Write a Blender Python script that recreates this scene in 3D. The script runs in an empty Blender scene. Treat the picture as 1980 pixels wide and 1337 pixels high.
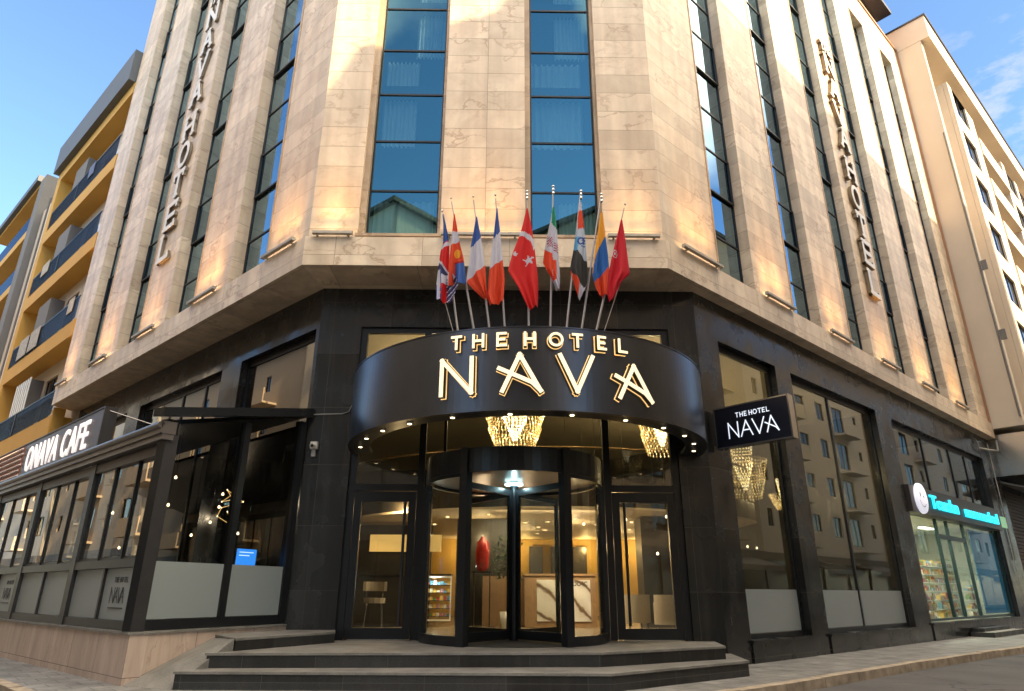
import bpy, math, random
from mathutils import Matrix, Vector
random.seed(4)
R = math.radians
sc = bpy.context.scene
col = sc.collection
# ---------------------------------------------------------------- camera
PITCH, ROLL, YAW = R(20.39), R(.215), R(.73)
cam_d = bpy.data.cameras.new('camera'); cam_d.sensor_width = 36; cam_d.lens = 36*1284.6/1980
cam_d.clip_start = .1; cam_d.clip_end = 3000
cam = bpy.data.objects.new('camera', cam_d); col.objects.link(cam); sc.camera = cam
_r0 = Vector((1, 0, 0)); _u0 = Vector((0, -math.sin(PITCH), math.cos(PITCH))); _f0 = Vector((0, math.cos(PITCH), math.sin(PITCH)))
_r = math.cos(ROLL)*_r0+math.sin(ROLL)*_u0; _u = -math.sin(ROLL)*_r0+math.cos(ROLL)*_u0
_m = Matrix((_r, _u, -_f0)).transposed().to_4x4()
cam.matrix_world = Matrix.Translation((0, -13, 1.23)) @ Matrix.Rotation(-YAW, 4, 'Z') @ _m
# ---------------------------------------------------------------- sky, sun, exposure
SUN_AZ, SUN_EL = 128, 28
world = bpy.data.worlds.new('World'); sc.world = world; world.use_nodes = True
wt = world.node_tree; wn = wt.nodes; wl = wt.links; wn.clear()
sky = wn.new('ShaderNodeTexSky'); sky.sky_type = 'NISHITA'; sky.sun_disc = False
sky.sun_elevation = R(SUN_EL); sky.sun_rotation = R(SUN_AZ); sky.altitude = 300; sky.air_density = 1.3; sky.dust_density = 0; sky.ozone_density = 4.6
tc = wn.new('ShaderNodeTexCoord')
mp = wn.new('ShaderNodeMapping'); mp.inputs['Scale'].default_value = (2.2, 2.2, 5.5)
cl = wn.new('ShaderNodeTexNoise'); cl.inputs['Scale'].default_value = 2.4; cl.inputs['Detail'].default_value = 8; cl.inputs['Roughness'].default_value = .62
ramp = wn.new('ShaderNodeValToRGB'); ramp.color_ramp.elements[0].position = .48; ramp.color_ramp.elements[1].position = .68
# clouds keep to the low eastern sky
vm = wn.new('ShaderNodeVectorMath'); vm.operation = 'DOT_PRODUCT'; vm.inputs[1].default_value = (.60, .62, .505)
mr = wn.new('ShaderNodeMapRange'); mr.inputs[1].default_value = .985; mr.inputs[2].default_value = .998
mul = wn.new('ShaderNodeMath'); mul.operation = 'MULTIPLY'
mixc = wn.new('ShaderNodeMixRGB'); mixc.inputs[2].default_value = (3.4, 3.2, 3.3, 1)
bg = wn.new('ShaderNodeBackground'); bg.inputs[1].default_value = .115
wo = wn.new('ShaderNodeOutputWorld')
wl.new(tc.outputs['Generated'], mp.inputs[0]); wl.new(mp.outputs[0], cl.inputs['Vector']); wl.new(cl.outputs[0], ramp.inputs[0])
wl.new(tc.outputs['Generated'], vm.inputs[0]); wl.new(vm.outputs['Value'], mr.inputs[0])
wl.new(ramp.outputs[0], mul.inputs[0]); wl.new(mr.outputs[0], mul.inputs[1])
wl.new(mul.outputs[0], mixc.inputs[0]); wl.new(sky.outputs[0], mixc.inputs[1]); # unseen bright cloud banks added behind the photographer as warm fill light, one beside the sun and one in the south-west
prev = mixc.outputs[0]
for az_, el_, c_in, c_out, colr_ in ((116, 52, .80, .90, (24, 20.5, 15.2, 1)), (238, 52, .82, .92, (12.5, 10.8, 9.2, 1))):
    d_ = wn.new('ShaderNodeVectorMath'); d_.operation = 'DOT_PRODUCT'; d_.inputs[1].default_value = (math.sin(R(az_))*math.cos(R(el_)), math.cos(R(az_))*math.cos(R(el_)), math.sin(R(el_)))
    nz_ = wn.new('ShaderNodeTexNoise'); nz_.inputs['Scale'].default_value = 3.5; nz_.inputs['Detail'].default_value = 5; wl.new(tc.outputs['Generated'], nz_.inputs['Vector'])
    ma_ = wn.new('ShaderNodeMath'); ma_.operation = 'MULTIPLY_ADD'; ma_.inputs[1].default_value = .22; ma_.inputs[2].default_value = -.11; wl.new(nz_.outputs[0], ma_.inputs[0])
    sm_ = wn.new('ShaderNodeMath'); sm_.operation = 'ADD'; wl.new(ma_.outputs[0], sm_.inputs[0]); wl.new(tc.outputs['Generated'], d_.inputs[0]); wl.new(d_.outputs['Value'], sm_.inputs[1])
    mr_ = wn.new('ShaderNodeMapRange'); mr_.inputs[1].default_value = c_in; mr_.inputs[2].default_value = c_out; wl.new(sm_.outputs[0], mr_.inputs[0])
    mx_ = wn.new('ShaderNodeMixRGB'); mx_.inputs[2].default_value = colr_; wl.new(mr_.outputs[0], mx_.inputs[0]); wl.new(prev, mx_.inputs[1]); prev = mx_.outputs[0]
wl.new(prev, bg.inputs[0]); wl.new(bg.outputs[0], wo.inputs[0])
sd = bpy.data.lights.new('sun', 'SUN'); sd.energy = 4.1; sd.angle = R(.6); sd.color = (1, .74, .43)
sun = bpy.data.objects.new('sun', sd); col.objects.link(sun)
sdir = Vector((math.sin(R(SUN_AZ))*math.cos(R(SUN_EL)), math.cos(R(SUN_AZ))*math.cos(R(SUN_EL)), math.sin(R(SUN_EL))))
sun.rotation_euler = sdir.to_track_quat('Z', 'Y').to_euler(); sun.location = (40, -30, 40)
sc.view_settings.view_transform = 'Standard'; sc.view_settings.look = 'None'; sc.view_settings.gamma = 1
sc.view_settings.exposure = 1.58
sc.cycles.max_bounces = 8; sc.cycles.transparent_max_bounces = 16; sc.cycles.glossy_bounces = 4; sc.cycles.diffuse_bounces = 3
sc.cycles.sample_clamp_indirect = 4; sc.cycles.use_denoising = True

# ---------------------------------------------------------------- frames
def frame(x, y, deg, z=0): return Matrix.Translation((x, y, z)) @ Matrix.Rotation(R(deg), 4, 'Z')
I4 = Matrix.Identity(4)
AR = 90-48.66            # street on the right: local x runs away along the wing, y goes into the building
AL = -(90-47.26)         # street on the left: local x runs towards the corner (0) from -17.4
FF = frame(0, 0, 0)
FR = frame(3.52, 0, AR); FL = frame(-4.34, 0, AL)
GR = frame(4.4, 1.1, AR); GL = frame(-4.2, 1.1, AL); GF = frame(0, 1.1, 0)
FC = frame(-5.69, -1.86, AL); FS = frame(-5.69, -1.86, 90-26.74)
def pt(F, x, y, z=0): return F @ Vector((x, y, z))

# ---------------------------------------------------------------- mesh helpers
class MB:
    def __init__(s): s.v = []; s.f = []; s.m = []; s.sm = []
    def add(s, vs, fs, mi=0, smooth=False):
        b = len(s.v); s.v += [tuple(v) for v in vs]
        for f in fs: s.f.append(tuple(b+i for i in f)); s.m.append(mi); s.sm.append(smooth)
    def box(s, x0, x1, y0, y1, z0, z1, mi=0, M=None, skip=''):
        vs = [(x0, y0, z0), (x1, y0, z0), (x1, y1, z0), (x0, y1, z0), (x0, y0, z1), (x1, y0, z1), (x1, y1, z1), (x0, y1, z1)]
        if M: vs = [tuple(M @ Vector(v)) for v in vs]
        s.add(vs, [(3, 2, 1, 0), (4, 5, 6, 7), (0, 1, 5, 4), (1, 2, 6, 5), (2, 3, 7, 6), (3, 0, 4, 7)], mi)
    def quad(s, a, b, c, d, mi=0): s.add([a, b, c, d], [(0, 1, 2, 3)], mi)
    def prism(s, poly, z0, z1, mi=0):
        n = len(poly)
        ar = sum(poly[i][0]*poly[(i+1) % n][1]-poly[(i+1) % n][0]*poly[i][1] for i in range(n))
        if ar < 0: poly = poly[::-1]
        f0 = z0 if callable(z0) else (lambda x, y: z0)
        f1 = z1 if callable(z1) else (lambda x, y: z1)
        vs = [(p[0], p[1], f0(*p[:2])) for p in poly]+[(p[0], p[1], f1(*p[:2])) for p in poly]
        fs = [tuple(range(n))[::-1], tuple(range(n, 2*n))]+[(i, (i+1) % n, n+(i+1) % n, n+i) for i in range(n)]
        s.add(vs, fs, mi)
    def tube(s, pts, r, n=8, mi=0, cap=True):
        pts = [Vector(p) for p in pts]; rings = []
        rr = r if isinstance(r, (list, tuple)) else [r]*len(pts)
        for i, p in enumerate(pts):
            d = (pts[min(i+1, len(pts)-1)]-pts[max(i-1, 0)]).normalized()
            a = d.cross(Vector((0, 0, 1)))
            if a.length < .01: a = d.cross(Vector((1, 0, 0)))
            a.normalize(); b = d.cross(a)
            rings.append([p+rr[i]*(math.cos(2*math.pi*k/n)*a+math.sin(2*math.pi*k/n)*b) for k in range(n)])
        vs = [v for r_ in rings for v in r_]
        fs = [(i*n+k, i*n+(k+1) % n, (i+1)*n+(k+1) % n, (i+1)*n+k) for i in range(len(pts)-1) for k in range(n)]
        s.add(vs, fs, mi, True)
        if cap: s.add(rings[0], [tuple(range(n))], mi); s.add(rings[-1], [tuple(range(n))[::-1]], mi)
    def lathe(s, prof, cx, cy, n=24, mi=0):
        vs = [(cx+r*math.cos(2*math.pi*k/n), cy+r*math.sin(2*math.pi*k/n), z) for r, z in prof for k in range(n)]
        s.add(vs, [(i*n+k, i*n+(k+1) % n, (i+1)*n+(k+1) % n, (i+1)*n+k) for i in range(len(prof)-1) for k in range(n)], mi, True)
    def arc(s, c, r0, r1, a0, a1, z0, z1, n=32, mi=0):
        P = lambda r, a, z: (c[0]+r*math.sin(R(a)), c[1]-r*math.cos(R(a)), z)
        vs = []
        for i in range(n+1):
            a = a0+(a1-a0)*i/n
            vs += [P(r0, a, z0), P(r1, a, z0), P(r1, a, z1), P(r0, a, z1)]
        fs = []
        for i in range(n):
            b = 4*i
            for k in range(4): fs.append((b+k, b+(k+1) % 4, b+4+(k+1) % 4, b+4+k))
        s.add(vs, fs, mi); s.add(vs[:4], [(0, 1, 2, 3)], mi); s.add(vs[-4:], [(3, 2, 1, 0)], mi)
    def octa(s, c, rx, rz, mi=0):
        x, y, z = c
        s.add([(x+rx, y, z), (x, y+rx, z), (x-rx, y, z), (x, y-rx, z), (x, y, z+rz), (x, y, z-rz)],
              [(0, 1, 4), (1, 2, 4), (2, 3, 4), (3, 0, 4), (1, 0, 5), (2, 1, 5), (3, 2, 5), (0, 3, 5)], mi)
    def facade(s, x0, x1, z0, z1, ops, depth, mi=0, y=0.):
        # wall shell in the local plane y, openings cut out, with jambs
        xs = sorted({x0, x1, *[o[0] for o in ops], *[o[1] for o in ops]}); zs = sorted({z0, z1, *[o[2] for o in ops], *[o[3] for o in ops]})
        def solid(i, k):
            if i < 0 or k < 0 or i >= len(xs)-1 or k >= len(zs)-1: return False
            cx, cz = (xs[i]+xs[i+1])/2, (zs[k]+zs[k+1])/2
            return not any(o[0] < cx < o[1] and o[2] < cz < o[3] for o in ops)
        for i in range(len(xs)-1):
            for k in range(len(zs)-1):
                if not solid(i, k): continue
                a, b, c, d = xs[i], xs[i+1], zs[k], zs[k+1]; e = y+depth
                s.quad((a, y, c), (b, y, c), (b, y, d), (a, y, d), mi); s.quad((b, e, c), (a, e, c), (a, e, d), (b, e, d), mi)
                if not solid(i-1, k): s.quad((a, e, c), (a, y, c), (a, y, d), (a, e, d), mi)
                if not solid(i+1, k): s.quad((b, y, c), (b, e, c), (b, e, d), (b, y, d), mi)
                if not solid(i, k-1): s.quad((a, e, c), (b, e, c), (b, y, c), (a, y, c), mi)
                if not solid(i, k+1): s.quad((a, y, d), (b, y, d), (b, e, d), (a, e, d), mi)

WM = {}
def reg(o, M, parent=None):
    WM[o] = M
    if parent is not None: o.parent = parent; o.matrix_basis = WM[parent].inverted() @ M
    else: o.matrix_basis = M
    return o
def tag(o, label=None, cat=None, group=None, kind=None):
    if label: o['label'] = label
    if cat: o['category'] = cat
    if group: o['group'] = group
    if kind: o['kind'] = kind
    return o
def node(name, M, label=None, cat=None, group=None, parent=None):
    o = bpy.data.objects.new(name, None); o.empty_display_size = .2; col.objects.link(o); reg(o, M, parent); return tag(o, label, cat, group)
def mesh(mb, name, mats):
    me = bpy.data.meshes.new(name); me.from_pydata(mb.v, [], mb.f)
    for m in (mats if isinstance(mats, (list, tuple)) else [mats]): me.materials.append(m)
    me.polygons.foreach_set('material_index', mb.m); me.polygons.foreach_set('use_smooth', mb.sm); me.update(); return me
def part(mb, name, mats, parent=None, M=None, label=None, cat=None, group=None, kind=None):
    if M is None: M = WM[parent] if parent is not None else I4
    o = bpy.data.objects.new(name, mesh(mb, name, mats)); col.objects.link(o); reg(o, M, parent); return tag(o, label, cat, group, kind)
def wpart(mb, name, mats, parent, label=None): return part(mb, name, mats, parent, I4, label)   # vertices given in world metres
def kids(o): return [c for c in list(WM) if c.parent == o]
def copy_tree(o, M=None, parent=None, label=None):
    c = o.copy(); col.objects.link(c)
    if M is None: M = (WM[parent] if parent is not None else I4) @ (WM[o.parent].inverted() if o.parent else I4) @ WM[o]
    ch = kids(o); reg(c, M, parent)
    if label: c['label'] = label
    for k in ch: copy_tree(k, M @ WM[o].inverted() @ WM[k], c)
    return c
def lamp(name, kind, M, energy, color, parent=None, size=None, sy=None, spread=None, rad=.1):
    d = bpy.data.lights.new(name, kind); d.energy = energy; d.color = color
    if kind == 'AREA':
        d.shape = 'RECTANGLE'; d.size = size; d.size_y = sy or size
        if spread: d.spread = R(spread)
    elif kind == 'POINT': d.shadow_soft_size = rad
    o = bpy.data.objects.new(name, d); col.objects.link(o); reg(o, M, parent); return o

# ---------------------------------------------------------------- materials
def nt(name):
    m = bpy.data.materials.new(name); m.use_nodes = True; n = m.node_tree.nodes; return m, n, m.node_tree.links, n['Principled BSDF']
def plain(name, c, rough=.6, metal=0, emis=None, es=1., noise=0, nscale=6, bump=0, spec=None):
    m, n, l, p = nt(name); p.inputs['Base Color'].default_value = (*c, 1); p.inputs['Roughness'].default_value = rough; p.inputs['Metallic'].default_value = metal
    if spec is not None: p.inputs['Specular IOR Level'].default_value = spec
    if emis: p.inputs['Emission Color'].default_value = (*emis, 1); p.inputs['Emission Strength'].default_value = es
    if noise or bump:
        t = n.new('ShaderNodeTexCoord'); x = n.new('ShaderNodeTexNoise'); x.inputs['Scale'].default_value = nscale; x.inputs['Detail'].default_value = 6; l.new(t.outputs['Object'], x.inputs['Vector'])
        if noise:
            h = n.new('ShaderNodeMixRGB'); h.blend_type = 'MIX'; h.inputs[1].default_value = (*[a*(1-noise) for a in c], 1); h.inputs[2].default_value = (*[min(1, a*(1+noise)) for a in c], 1)
            l.new(x.outputs[0], h.inputs[0]); l.new(h.outputs[0], p.inputs['Base Color'])
        if bump:
            b = n.new('ShaderNodeBump'); b.inputs['Strength'].default_value = bump; b.inputs['Distance'].default_value = .02; l.new(x.outputs[0], b.inputs['Height']); l.new(b.outputs[0], p.inputs['Normal'])
    return m
def wallvec(n, l, uoff=0.):
    t = n.new('ShaderNodeTexCoord'); s = n.new('ShaderNodeSeparateXYZ'); l.new(t.outputs['Object'], s.inputs[0])
    ns = n.new('ShaderNodeSeparateXYZ'); l.new(t.outputs['Normal'], ns.inputs[0])
    ab = n.new('ShaderNodeMath'); ab.operation = 'ABSOLUTE'; l.new(ns.outputs[2], ab.inputs[0]); gt = n.new('ShaderNodeMath'); gt.operation = 'GREATER_THAN'; gt.inputs[1].default_value = .5; l.new(ab.outputs[0], gt.inputs[0])
    ad0 = n.new('ShaderNodeMath'); ad0.operation = 'ADD'; ad0.inputs[1].default_value = uoff; l.new(s.outputs[0], ad0.inputs[0]); ad = n.new('ShaderNodeMath'); ad.operation = 'ADD'; l.new(ad0.outputs[0], ad.inputs[0]); l.new(s.outputs[1], ad.inputs[1])
    c1 = n.new('ShaderNodeCombineXYZ'); l.new(ad.outputs[0], c1.inputs[0]); l.new(s.outputs[2], c1.inputs[1])
    c2 = n.new('ShaderNodeCombineXYZ'); l.new(s.outputs[0], c2.inputs[0]); l.new(s.outputs[1], c2.inputs[1])
    mx = n.new('ShaderNodeMixRGB'); l.new(gt.outputs[0], mx.inputs[0]); l.new(c1.outputs[0], mx.inputs[1]); l.new(c2.outputs[0], mx.inputs[2])
    return mx.outputs[0], t
def brick(n, l, vec, bw, bh, mortar, offset=0., c1=(0, 0, 0, 1), c2=(1, 1, 1, 1), cm=(.5, .5, .5, 1)):
    b = n.new('ShaderNodeTexBrick'); l.new(vec, b.inputs['Vector']); b.offset = offset; b.squash = 1
    b.inputs['Scale'].default_value = 1; b.inputs['Brick Width'].default_value = bw; b.inputs['Row Height'].default_value = bh; b.inputs['Mortar Size'].default_value = mortar
    b.inputs['Mortar Smooth'].default_value = .1; b.inputs['Color1'].default_value = c1; b.inputs['Color2'].default_value = c2; b.inputs['Mortar'].default_value = cm; return b
def stone(name, base, dark, vein, bw=1.02, bh=.55, offset=0., mortar=.005, var=.16, rough=.5, vs=1.1, mort=(.30, .22, .15), stretch=(1, 1, 1), uoff=0.):
    m, n, l, p = nt(name); vec, t = wallvec(n, l, uoff)
    if bw: b = brick(n, l, vec, bw, bh, mortar, offset)
    mp = n.new('ShaderNodeMapping'); mp.inputs['Scale'].default_value = stretch; l.new(t.outputs['Object'], mp.inputs[0])
    ad = n.new('ShaderNodeVectorMath'); ad.operation = 'ADD'; l.new(mp.outputs[0], ad.inputs[0])
    if bw:
        sca = n.new('ShaderNodeVectorMath'); sca.operation = 'SCALE'; sca.inputs['Scale'].default_value = 9; l.new(b.outputs['Color'], sca.inputs[0]); l.new(sca.outputs[0], ad.inputs[1])
    n1 = n.new('ShaderNodeTexNoise'); n1.inputs['Scale'].default_value = vs; n1.inputs['Detail'].default_value = 9; n1.inputs['Roughness'].default_value = .65; n1.inputs['Distortion'].default_value = .6; l.new(ad.outputs[0], n1.inputs['Vector'])
    r1 = n.new('ShaderNodeValToRGB'); r1.color_ramp.elements[0].position = .36; r1.color_ramp.elements[1].position = .66; r1.color_ramp.elements[0].color = (*dark, 1); r1.color_ramp.elements[1].color = (*base, 1); l.new(n1.outputs[0], r1.inputs[0])
    n2 = n.new('ShaderNodeTexNoise'); n2.inputs['Scale'].default_value = vs*.75; n2.inputs['Detail'].default_value = 8; n2.inputs['Roughness'].default_value = .55; n2.inputs['Distortion'].default_value = .25; mv = n.new('ShaderNodeMapping'); mv.inputs['Rotation'].default_value = (R(35), R(35), 0); mv.inputs['Scale'].default_value = (1, .45, 1.5); l.new(ad.outputs[0], mv.inputs[0]); l.new(mv.outputs[0], n2.inputs['Vector'])
    r2 = n.new('ShaderNodeValToRGB'); e = r2.color_ramp.elements; e[0].position = .482; e[0].color = (0, 0, 0, 1); e[1].position = .5; e[1].color = (1, 1, 1, 1); x = e.new(.518); x.color = (0, 0, 0, 1); l.new(n2.outputs[0], r2.inputs[0])
    n3 = n.new('ShaderNodeTexNoise'); n3.inputs['Scale'].default_value = vs*.5; l.new(ad.outputs[0], n3.inputs['Vector'])
    r3 = n.new('ShaderNodeValToRGB'); r3.color_ramp.elements[0].position = .40; r3.color_ramp.elements[1].position = .62; l.new(n3.outputs[0], r3.inputs[0])
    mm = n.new('ShaderNodeMath'); mm.operation = 'MULTIPLY'; l.new(r2.outputs[0], mm.inputs[0]); l.new(r3.outputs[0], mm.inputs[1])
    m8 = n.new('ShaderNodeMath'); m8.operation = 'MULTIPLY'; m8.inputs[1].default_value = .62; l.new(mm.outputs[0], m8.inputs[0])
    x1 = n.new('ShaderNodeMixRGB'); x1.inputs[2].default_value = (*vein, 1); l.new(m8.outputs[0], x1.inputs[0]); l.new(r1.outputs[0], x1.inputs[1])
    out = x1.outputs[0]
    # weathering: faint vertical water streaks
    ms = n.new('ShaderNodeMapping'); ms.inputs['Scale'].default_value = (1.6, 1.6, .12); l.new(t.outputs['Object'], ms.inputs[0])
    n5 = n.new('ShaderNodeTexNoise'); n5.inputs['Scale'].default_value = 1.7; n5.inputs['Detail'].default_value = 5; l.new(ms.outputs[0], n5.inputs['Vector'])
    r5 = n.new('ShaderNodeMapRange'); r5.inputs[1].default_value = .35; r5.inputs[2].default_value = .62; r5.inputs[3].default_value = .82; r5.inputs[4].default_value = 1.03; l.new(n5.outputs[0], r5.inputs[0])
    x5 = n.new('ShaderNodeVectorMath'); x5.operation = 'SCALE'; l.new(out, x5.inputs[0]); l.new(r5.outputs[0], x5.inputs['Scale']); out = x5.outputs[0]
    if bw:
        mr = n.new('ShaderNodeMapRange'); mr.inputs[3].default_value = 1-var; mr.inputs[4].default_value = 1+var*.4; l.new(b.outputs['Color'], mr.inputs[0])
        vv = n.new('ShaderNodeVectorMath'); vv.operation = 'SCALE'; l.new(out, vv.inputs[0]); l.new(mr.outputs[0], vv.inputs['Scale'])
        x3 = n.new('ShaderNodeMixRGB'); x3.inputs[2].default_value = (*mort, 1); l.new(b.outputs['Fac'], x3.inputs[0]); l.new(vv.outputs[0], x3.inputs[1]); out = x3.outputs[0]
        bp = n.new('ShaderNodeBump'); bp.invert = True; bp.inputs['Strength'].default_value = .8; bp.inputs['Distance'].default_value = .012; l.new(b.outputs['Fac'], bp.inputs['Height']); l.new(bp.outputs[0], p.inputs['Normal'])
    l.new(out, p.inputs['Base Color']); p.inputs['Roughness'].default_value = rough; return m
def glass(name, tint, gl, refl, rough=.0, ior=1.5):
    m = bpy.data.materials.new(name); m.use_nodes = True; n = m.node_tree.nodes; l = m.node_tree.links; n.clear()
    o = n.new('ShaderNodeOutputMaterial'); t = n.new('ShaderNodeBsdfTransparent'); t.inputs[0].default_value = (*tint, 1); g = n.new('ShaderNodeBsdfGlossy'); g.inputs[0].default_value = (*gl, 1); g.inputs['Roughness'].default_value = rough
    ge = n.new('ShaderNodeNewGeometry'); dt = n.new('ShaderNodeVectorMath'); dt.operation = 'DOT_PRODUCT'; l.new(ge.outputs['Incoming'], dt.inputs[0]); l.new(ge.outputs['Normal'], dt.inputs[1])
    ab = n.new('ShaderNodeMath'); ab.operation = 'ABSOLUTE'; l.new(dt.outputs['Value'], ab.inputs[0]); om = n.new('ShaderNodeMath'); om.operation = 'SUBTRACT'; om.inputs[0].default_value = 1; l.new(ab.outputs[0], om.inputs[1])
    pw = n.new('ShaderNodeMath'); pw.operation = 'POWER'; pw.inputs[1].default_value = 5; l.new(om.outputs[0], pw.inputs[0])
    s = n.new('ShaderNodeMath'); s.operation = 'MULTIPLY_ADD'; s.use_clamp = True; s.inputs[1].default_value = 1-refl-.03; s.inputs[2].default_value = refl+.03; l.new(pw.outputs[0], s.inputs[0])
    # slight waviness so reflections bend as in real panes
    tc_ = n.new('ShaderNodeTexCoord'); nz = n.new('ShaderNodeTexNoise'); nz.inputs['Scale'].default_value = .9; nz.inputs['Detail'].default_value = 1; l.new(tc_.outputs['Object'], nz.inputs['Vector'])
    bp = n.new('ShaderNodeBump'); bp.inputs['Strength'].default_value = .25; bp.inputs['Distance'].default_value = .004; l.new(nz.outputs[0], bp.inputs['Height']); l.new(bp.outputs[0], g.inputs['Normal'])
    x = n.new('ShaderNodeMixShader'); l.new(s.outputs[0], x.inputs[0]); l.new(t.outputs[0], x.inputs[1]); l.new(g.outputs[0], x.inputs[2]); l.new(x.outputs[0], o.inputs[0]); return m

TRV = ((.82, .69, .53), (.66, .52, .385), (.36, .22, .13))
M_TRAV = stone('travertine', *TRV, bw=1.9, bh=.9)
M_TRAVF = stone('travertine_front', *TRV, bw=2.0, uoff=.45, vs=.9)
M_TRAVR = stone('travertine_right', *TRV, bw=3.87, uoff=.67)
M_TRAVL = stone('travertine_left', *TRV, bw=3.93, uoff=2.82)
M_TRAVJ = stone('travertine_trim', (.60, .45, .31), (.42, .30, .19), (.2, .12, .06), bw=1.5, bh=.9)
M_PLINTH = stone('rose_travertine', (.60, .48, .41), (.48, .37, .31), (.34, .24, .18), bw=1.25, bh=4, var=.07, stretch=(2.5, 2.5, .5), vs=2, mort=(.12, .08, .06))
def granite(name, c=.014, bw=1.3, bh=1.25, rough=.16):
    m, n, l, p = nt(name); vec, t = wallvec(n, l); b = brick(n, l, vec, bw, bh, .004, 0, (.5, .5, .5, 1), (1.25, 1.25, 1.25, 1), (0, 0, 0, 1))
    x = n.new('ShaderNodeTexNoise'); x.inputs['Scale'].default_value = 160; x.inputs['Detail'].default_value = 2; l.new(t.outputs['Object'], x.inputs['Vector'])
    r = n.new('ShaderNodeValToRGB'); r.color_ramp.elements[0].position = .45; r.color_ramp.elements[1].position = .72; r.color_ramp.elements[0].color = (c*.8, c*.83, c*.88, 1); r.color_ramp.elements[1].color = (c*3.2, c*3.3, c*3.4, 1); l.new(x.outputs[0], r.inputs[0])
    q = n.new('ShaderNodeMixRGB'); q.blend_type = 'MULTIPLY'; q.inputs[0].default_value = 1; l.new(r.outputs[0], q.inputs[1]); l.new(b.outputs['Color'], q.inputs[2])
    mz = n.new('ShaderNodeMixRGB'); mz.inputs[2].default_value = (.07, .068, .062, 1); l.new(b.outputs['Fac'], mz.inputs[0]); l.new(q.outputs[0], mz.inputs[1]); l.new(mz.outputs[0], p.inputs['Base Color'])
    x2 = n.new('ShaderNodeTexNoise'); x2.inputs['Scale'].default_value = 1.4; x2.inputs['Detail'].default_value = 6; l.new(t.outputs['Object'], x2.inputs['Vector'])
    rr = n.new('ShaderNodeMapRange'); rr.inputs[1].default_value = .3; rr.inputs[2].default_value = .7; rr.inputs[3].default_value = rough-.08; rr.inputs[4].default_value = rough+.2; l.new(x2.outputs[0], rr.inputs[0]); l.new(rr.outputs[0], p.inputs['Roughness'])
    # dried rain streaks and dust film
    ms = n.new('ShaderNodeMapping'); ms.inputs['Scale'].default_value = (3.5, 3.5, .22); l.new(t.outputs['Object'], ms.inputs[0]); x6 = n.new('ShaderNodeTexNoise'); x6.inputs['Scale'].default_value = 1.6; x6.inputs['Detail'].default_value = 6; l.new(ms.outputs[0], x6.inputs['Vector'])
    r6 = n.new('ShaderNodeMapRange'); r6.inputs[1].default_value = .48; r6.inputs[2].default_value = .75; r6.inputs[3].default_value = 0; r6.inputs[4].default_value = .2; l.new(x6.outputs[0], r6.inputs[0])
    d6 = n.new('ShaderNodeMixRGB'); d6.inputs[2].default_value = (.085, .08, .072, 1); l.new(r6.outputs[0], d6.inputs[0]); l.new(mz.outputs[0], d6.inputs[1]); l.new(d6.outputs[0], p.inputs['Base Color'])
    bv = n.new('ShaderNodeBump'); bv.inputs['Strength'].default_value = .05; bv.inputs['Distance'].default_value = .01; l.new(x2.outputs[0], bv.inputs['Height']); l.new(bv.outputs[0], p.inputs['Normal']); return m
M_GRAN = granite('black_granite')
M_STEP = granite('step_granite', .017, 1.15, 9, .4)
def tread_mat():
    m, n, l, p = nt('tread_stone'); vec, t = wallvec(n, l); sp = n.new('ShaderNodeSeparateXYZ'); l.new(t.outputs['Object'], sp.inputs[0]); cb = n.new('ShaderNodeCombineXYZ'); l.new(sp.outputs[0], cb.inputs[0])
    b = brick(n, l, cb.outputs[0], 1.15, 50, .008, 0, (.78, .78, .78, 1), (1.05, 1.05, 1.05, 1), (.3, .3, .3, 1))
    a = n.new('ShaderNodeTexNoise'); a.inputs['Scale'].default_value = 1.7; a.inputs['Detail'].default_value = 9; a.inputs['Roughness'].default_value = .7; l.new(t.outputs['Object'], a.inputs['Vector'])
    r = n.new('ShaderNodeValToRGB'); e = r.color_ramp.elements; e[0].position = .34; e[0].color = (.42, .41, .385, 1); e[1].position = .62; e[1].color = (.74, .72, .68, 1); l.new(a.outputs[0], r.inputs[0])
    k = n.new('ShaderNodeTexNoise'); k.inputs['Scale'].default_value = 70; k.inputs['Detail'].default_value = 3; l.new(t.outputs['Object'], k.inputs['Vector'])
    q = n.new('ShaderNodeMixRGB'); q.blend_type = 'OVERLAY'; q.inputs[0].default_value = .55; l.new(r.outputs[0], q.inputs[1]); l.new(k.outputs[0], q.inputs[2])
    q2 = n.new('ShaderNodeMixRGB'); q2.blend_type = 'MULTIPLY'; q2.inputs[0].default_value = 1; l.new(q.outputs[0], q2.inputs[1]); l.new(b.outputs['Color'], q2.inputs[2]); l.new(q2.outputs[0], p.inputs['Base Color'])
    bp = n.new('ShaderNodeBump'); bp.inputs['Strength'].default_value = .5; bp.inputs['Distance'].default_value = .008; l.new(k.outputs[0], bp.inputs['Height']); l.new(bp.outputs[0], p.inputs['Normal']); p.inputs['Roughness'].default_value = .62; return m
M_TREAD = tread_mat()
M_BLACK = plain('black_metal', (.018, .02, .024), .32, .3, noise=.2, nscale=3)
M_FRAME = plain('grey_metal', (.045, .043, .046), .38, .5, noise=.2, nscale=4)
M_GUTTER = plain('gutter_metal', (.16, .145, .14), .34, .7, noise=.25, nscale=3)
M_BAND = plain('brushed_band', (.095, .10, .115), .30, .95, noise=.15, nscale=2)
M_CHROME = plain('chrome', (.6, .58, .55), .22, 1)
M_STEEL = plain('pole_steel', (.34, .31, .29), .38, .8)
M_GUP = glass('window_glass', (.30, .42, .46), (.42, .82, .82), .25)
M_GWING = glass('wing_glass', (.25, .30, .30), (.55, .80, .95), .36)
M_GST = glass('shopfront_glass', (.62, .64, .61), (.85, .88, .88), .12)
M_GCAFE = glass('cafe_glass', (.55, .55, .52), (.95, .93, .88), .34)
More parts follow.
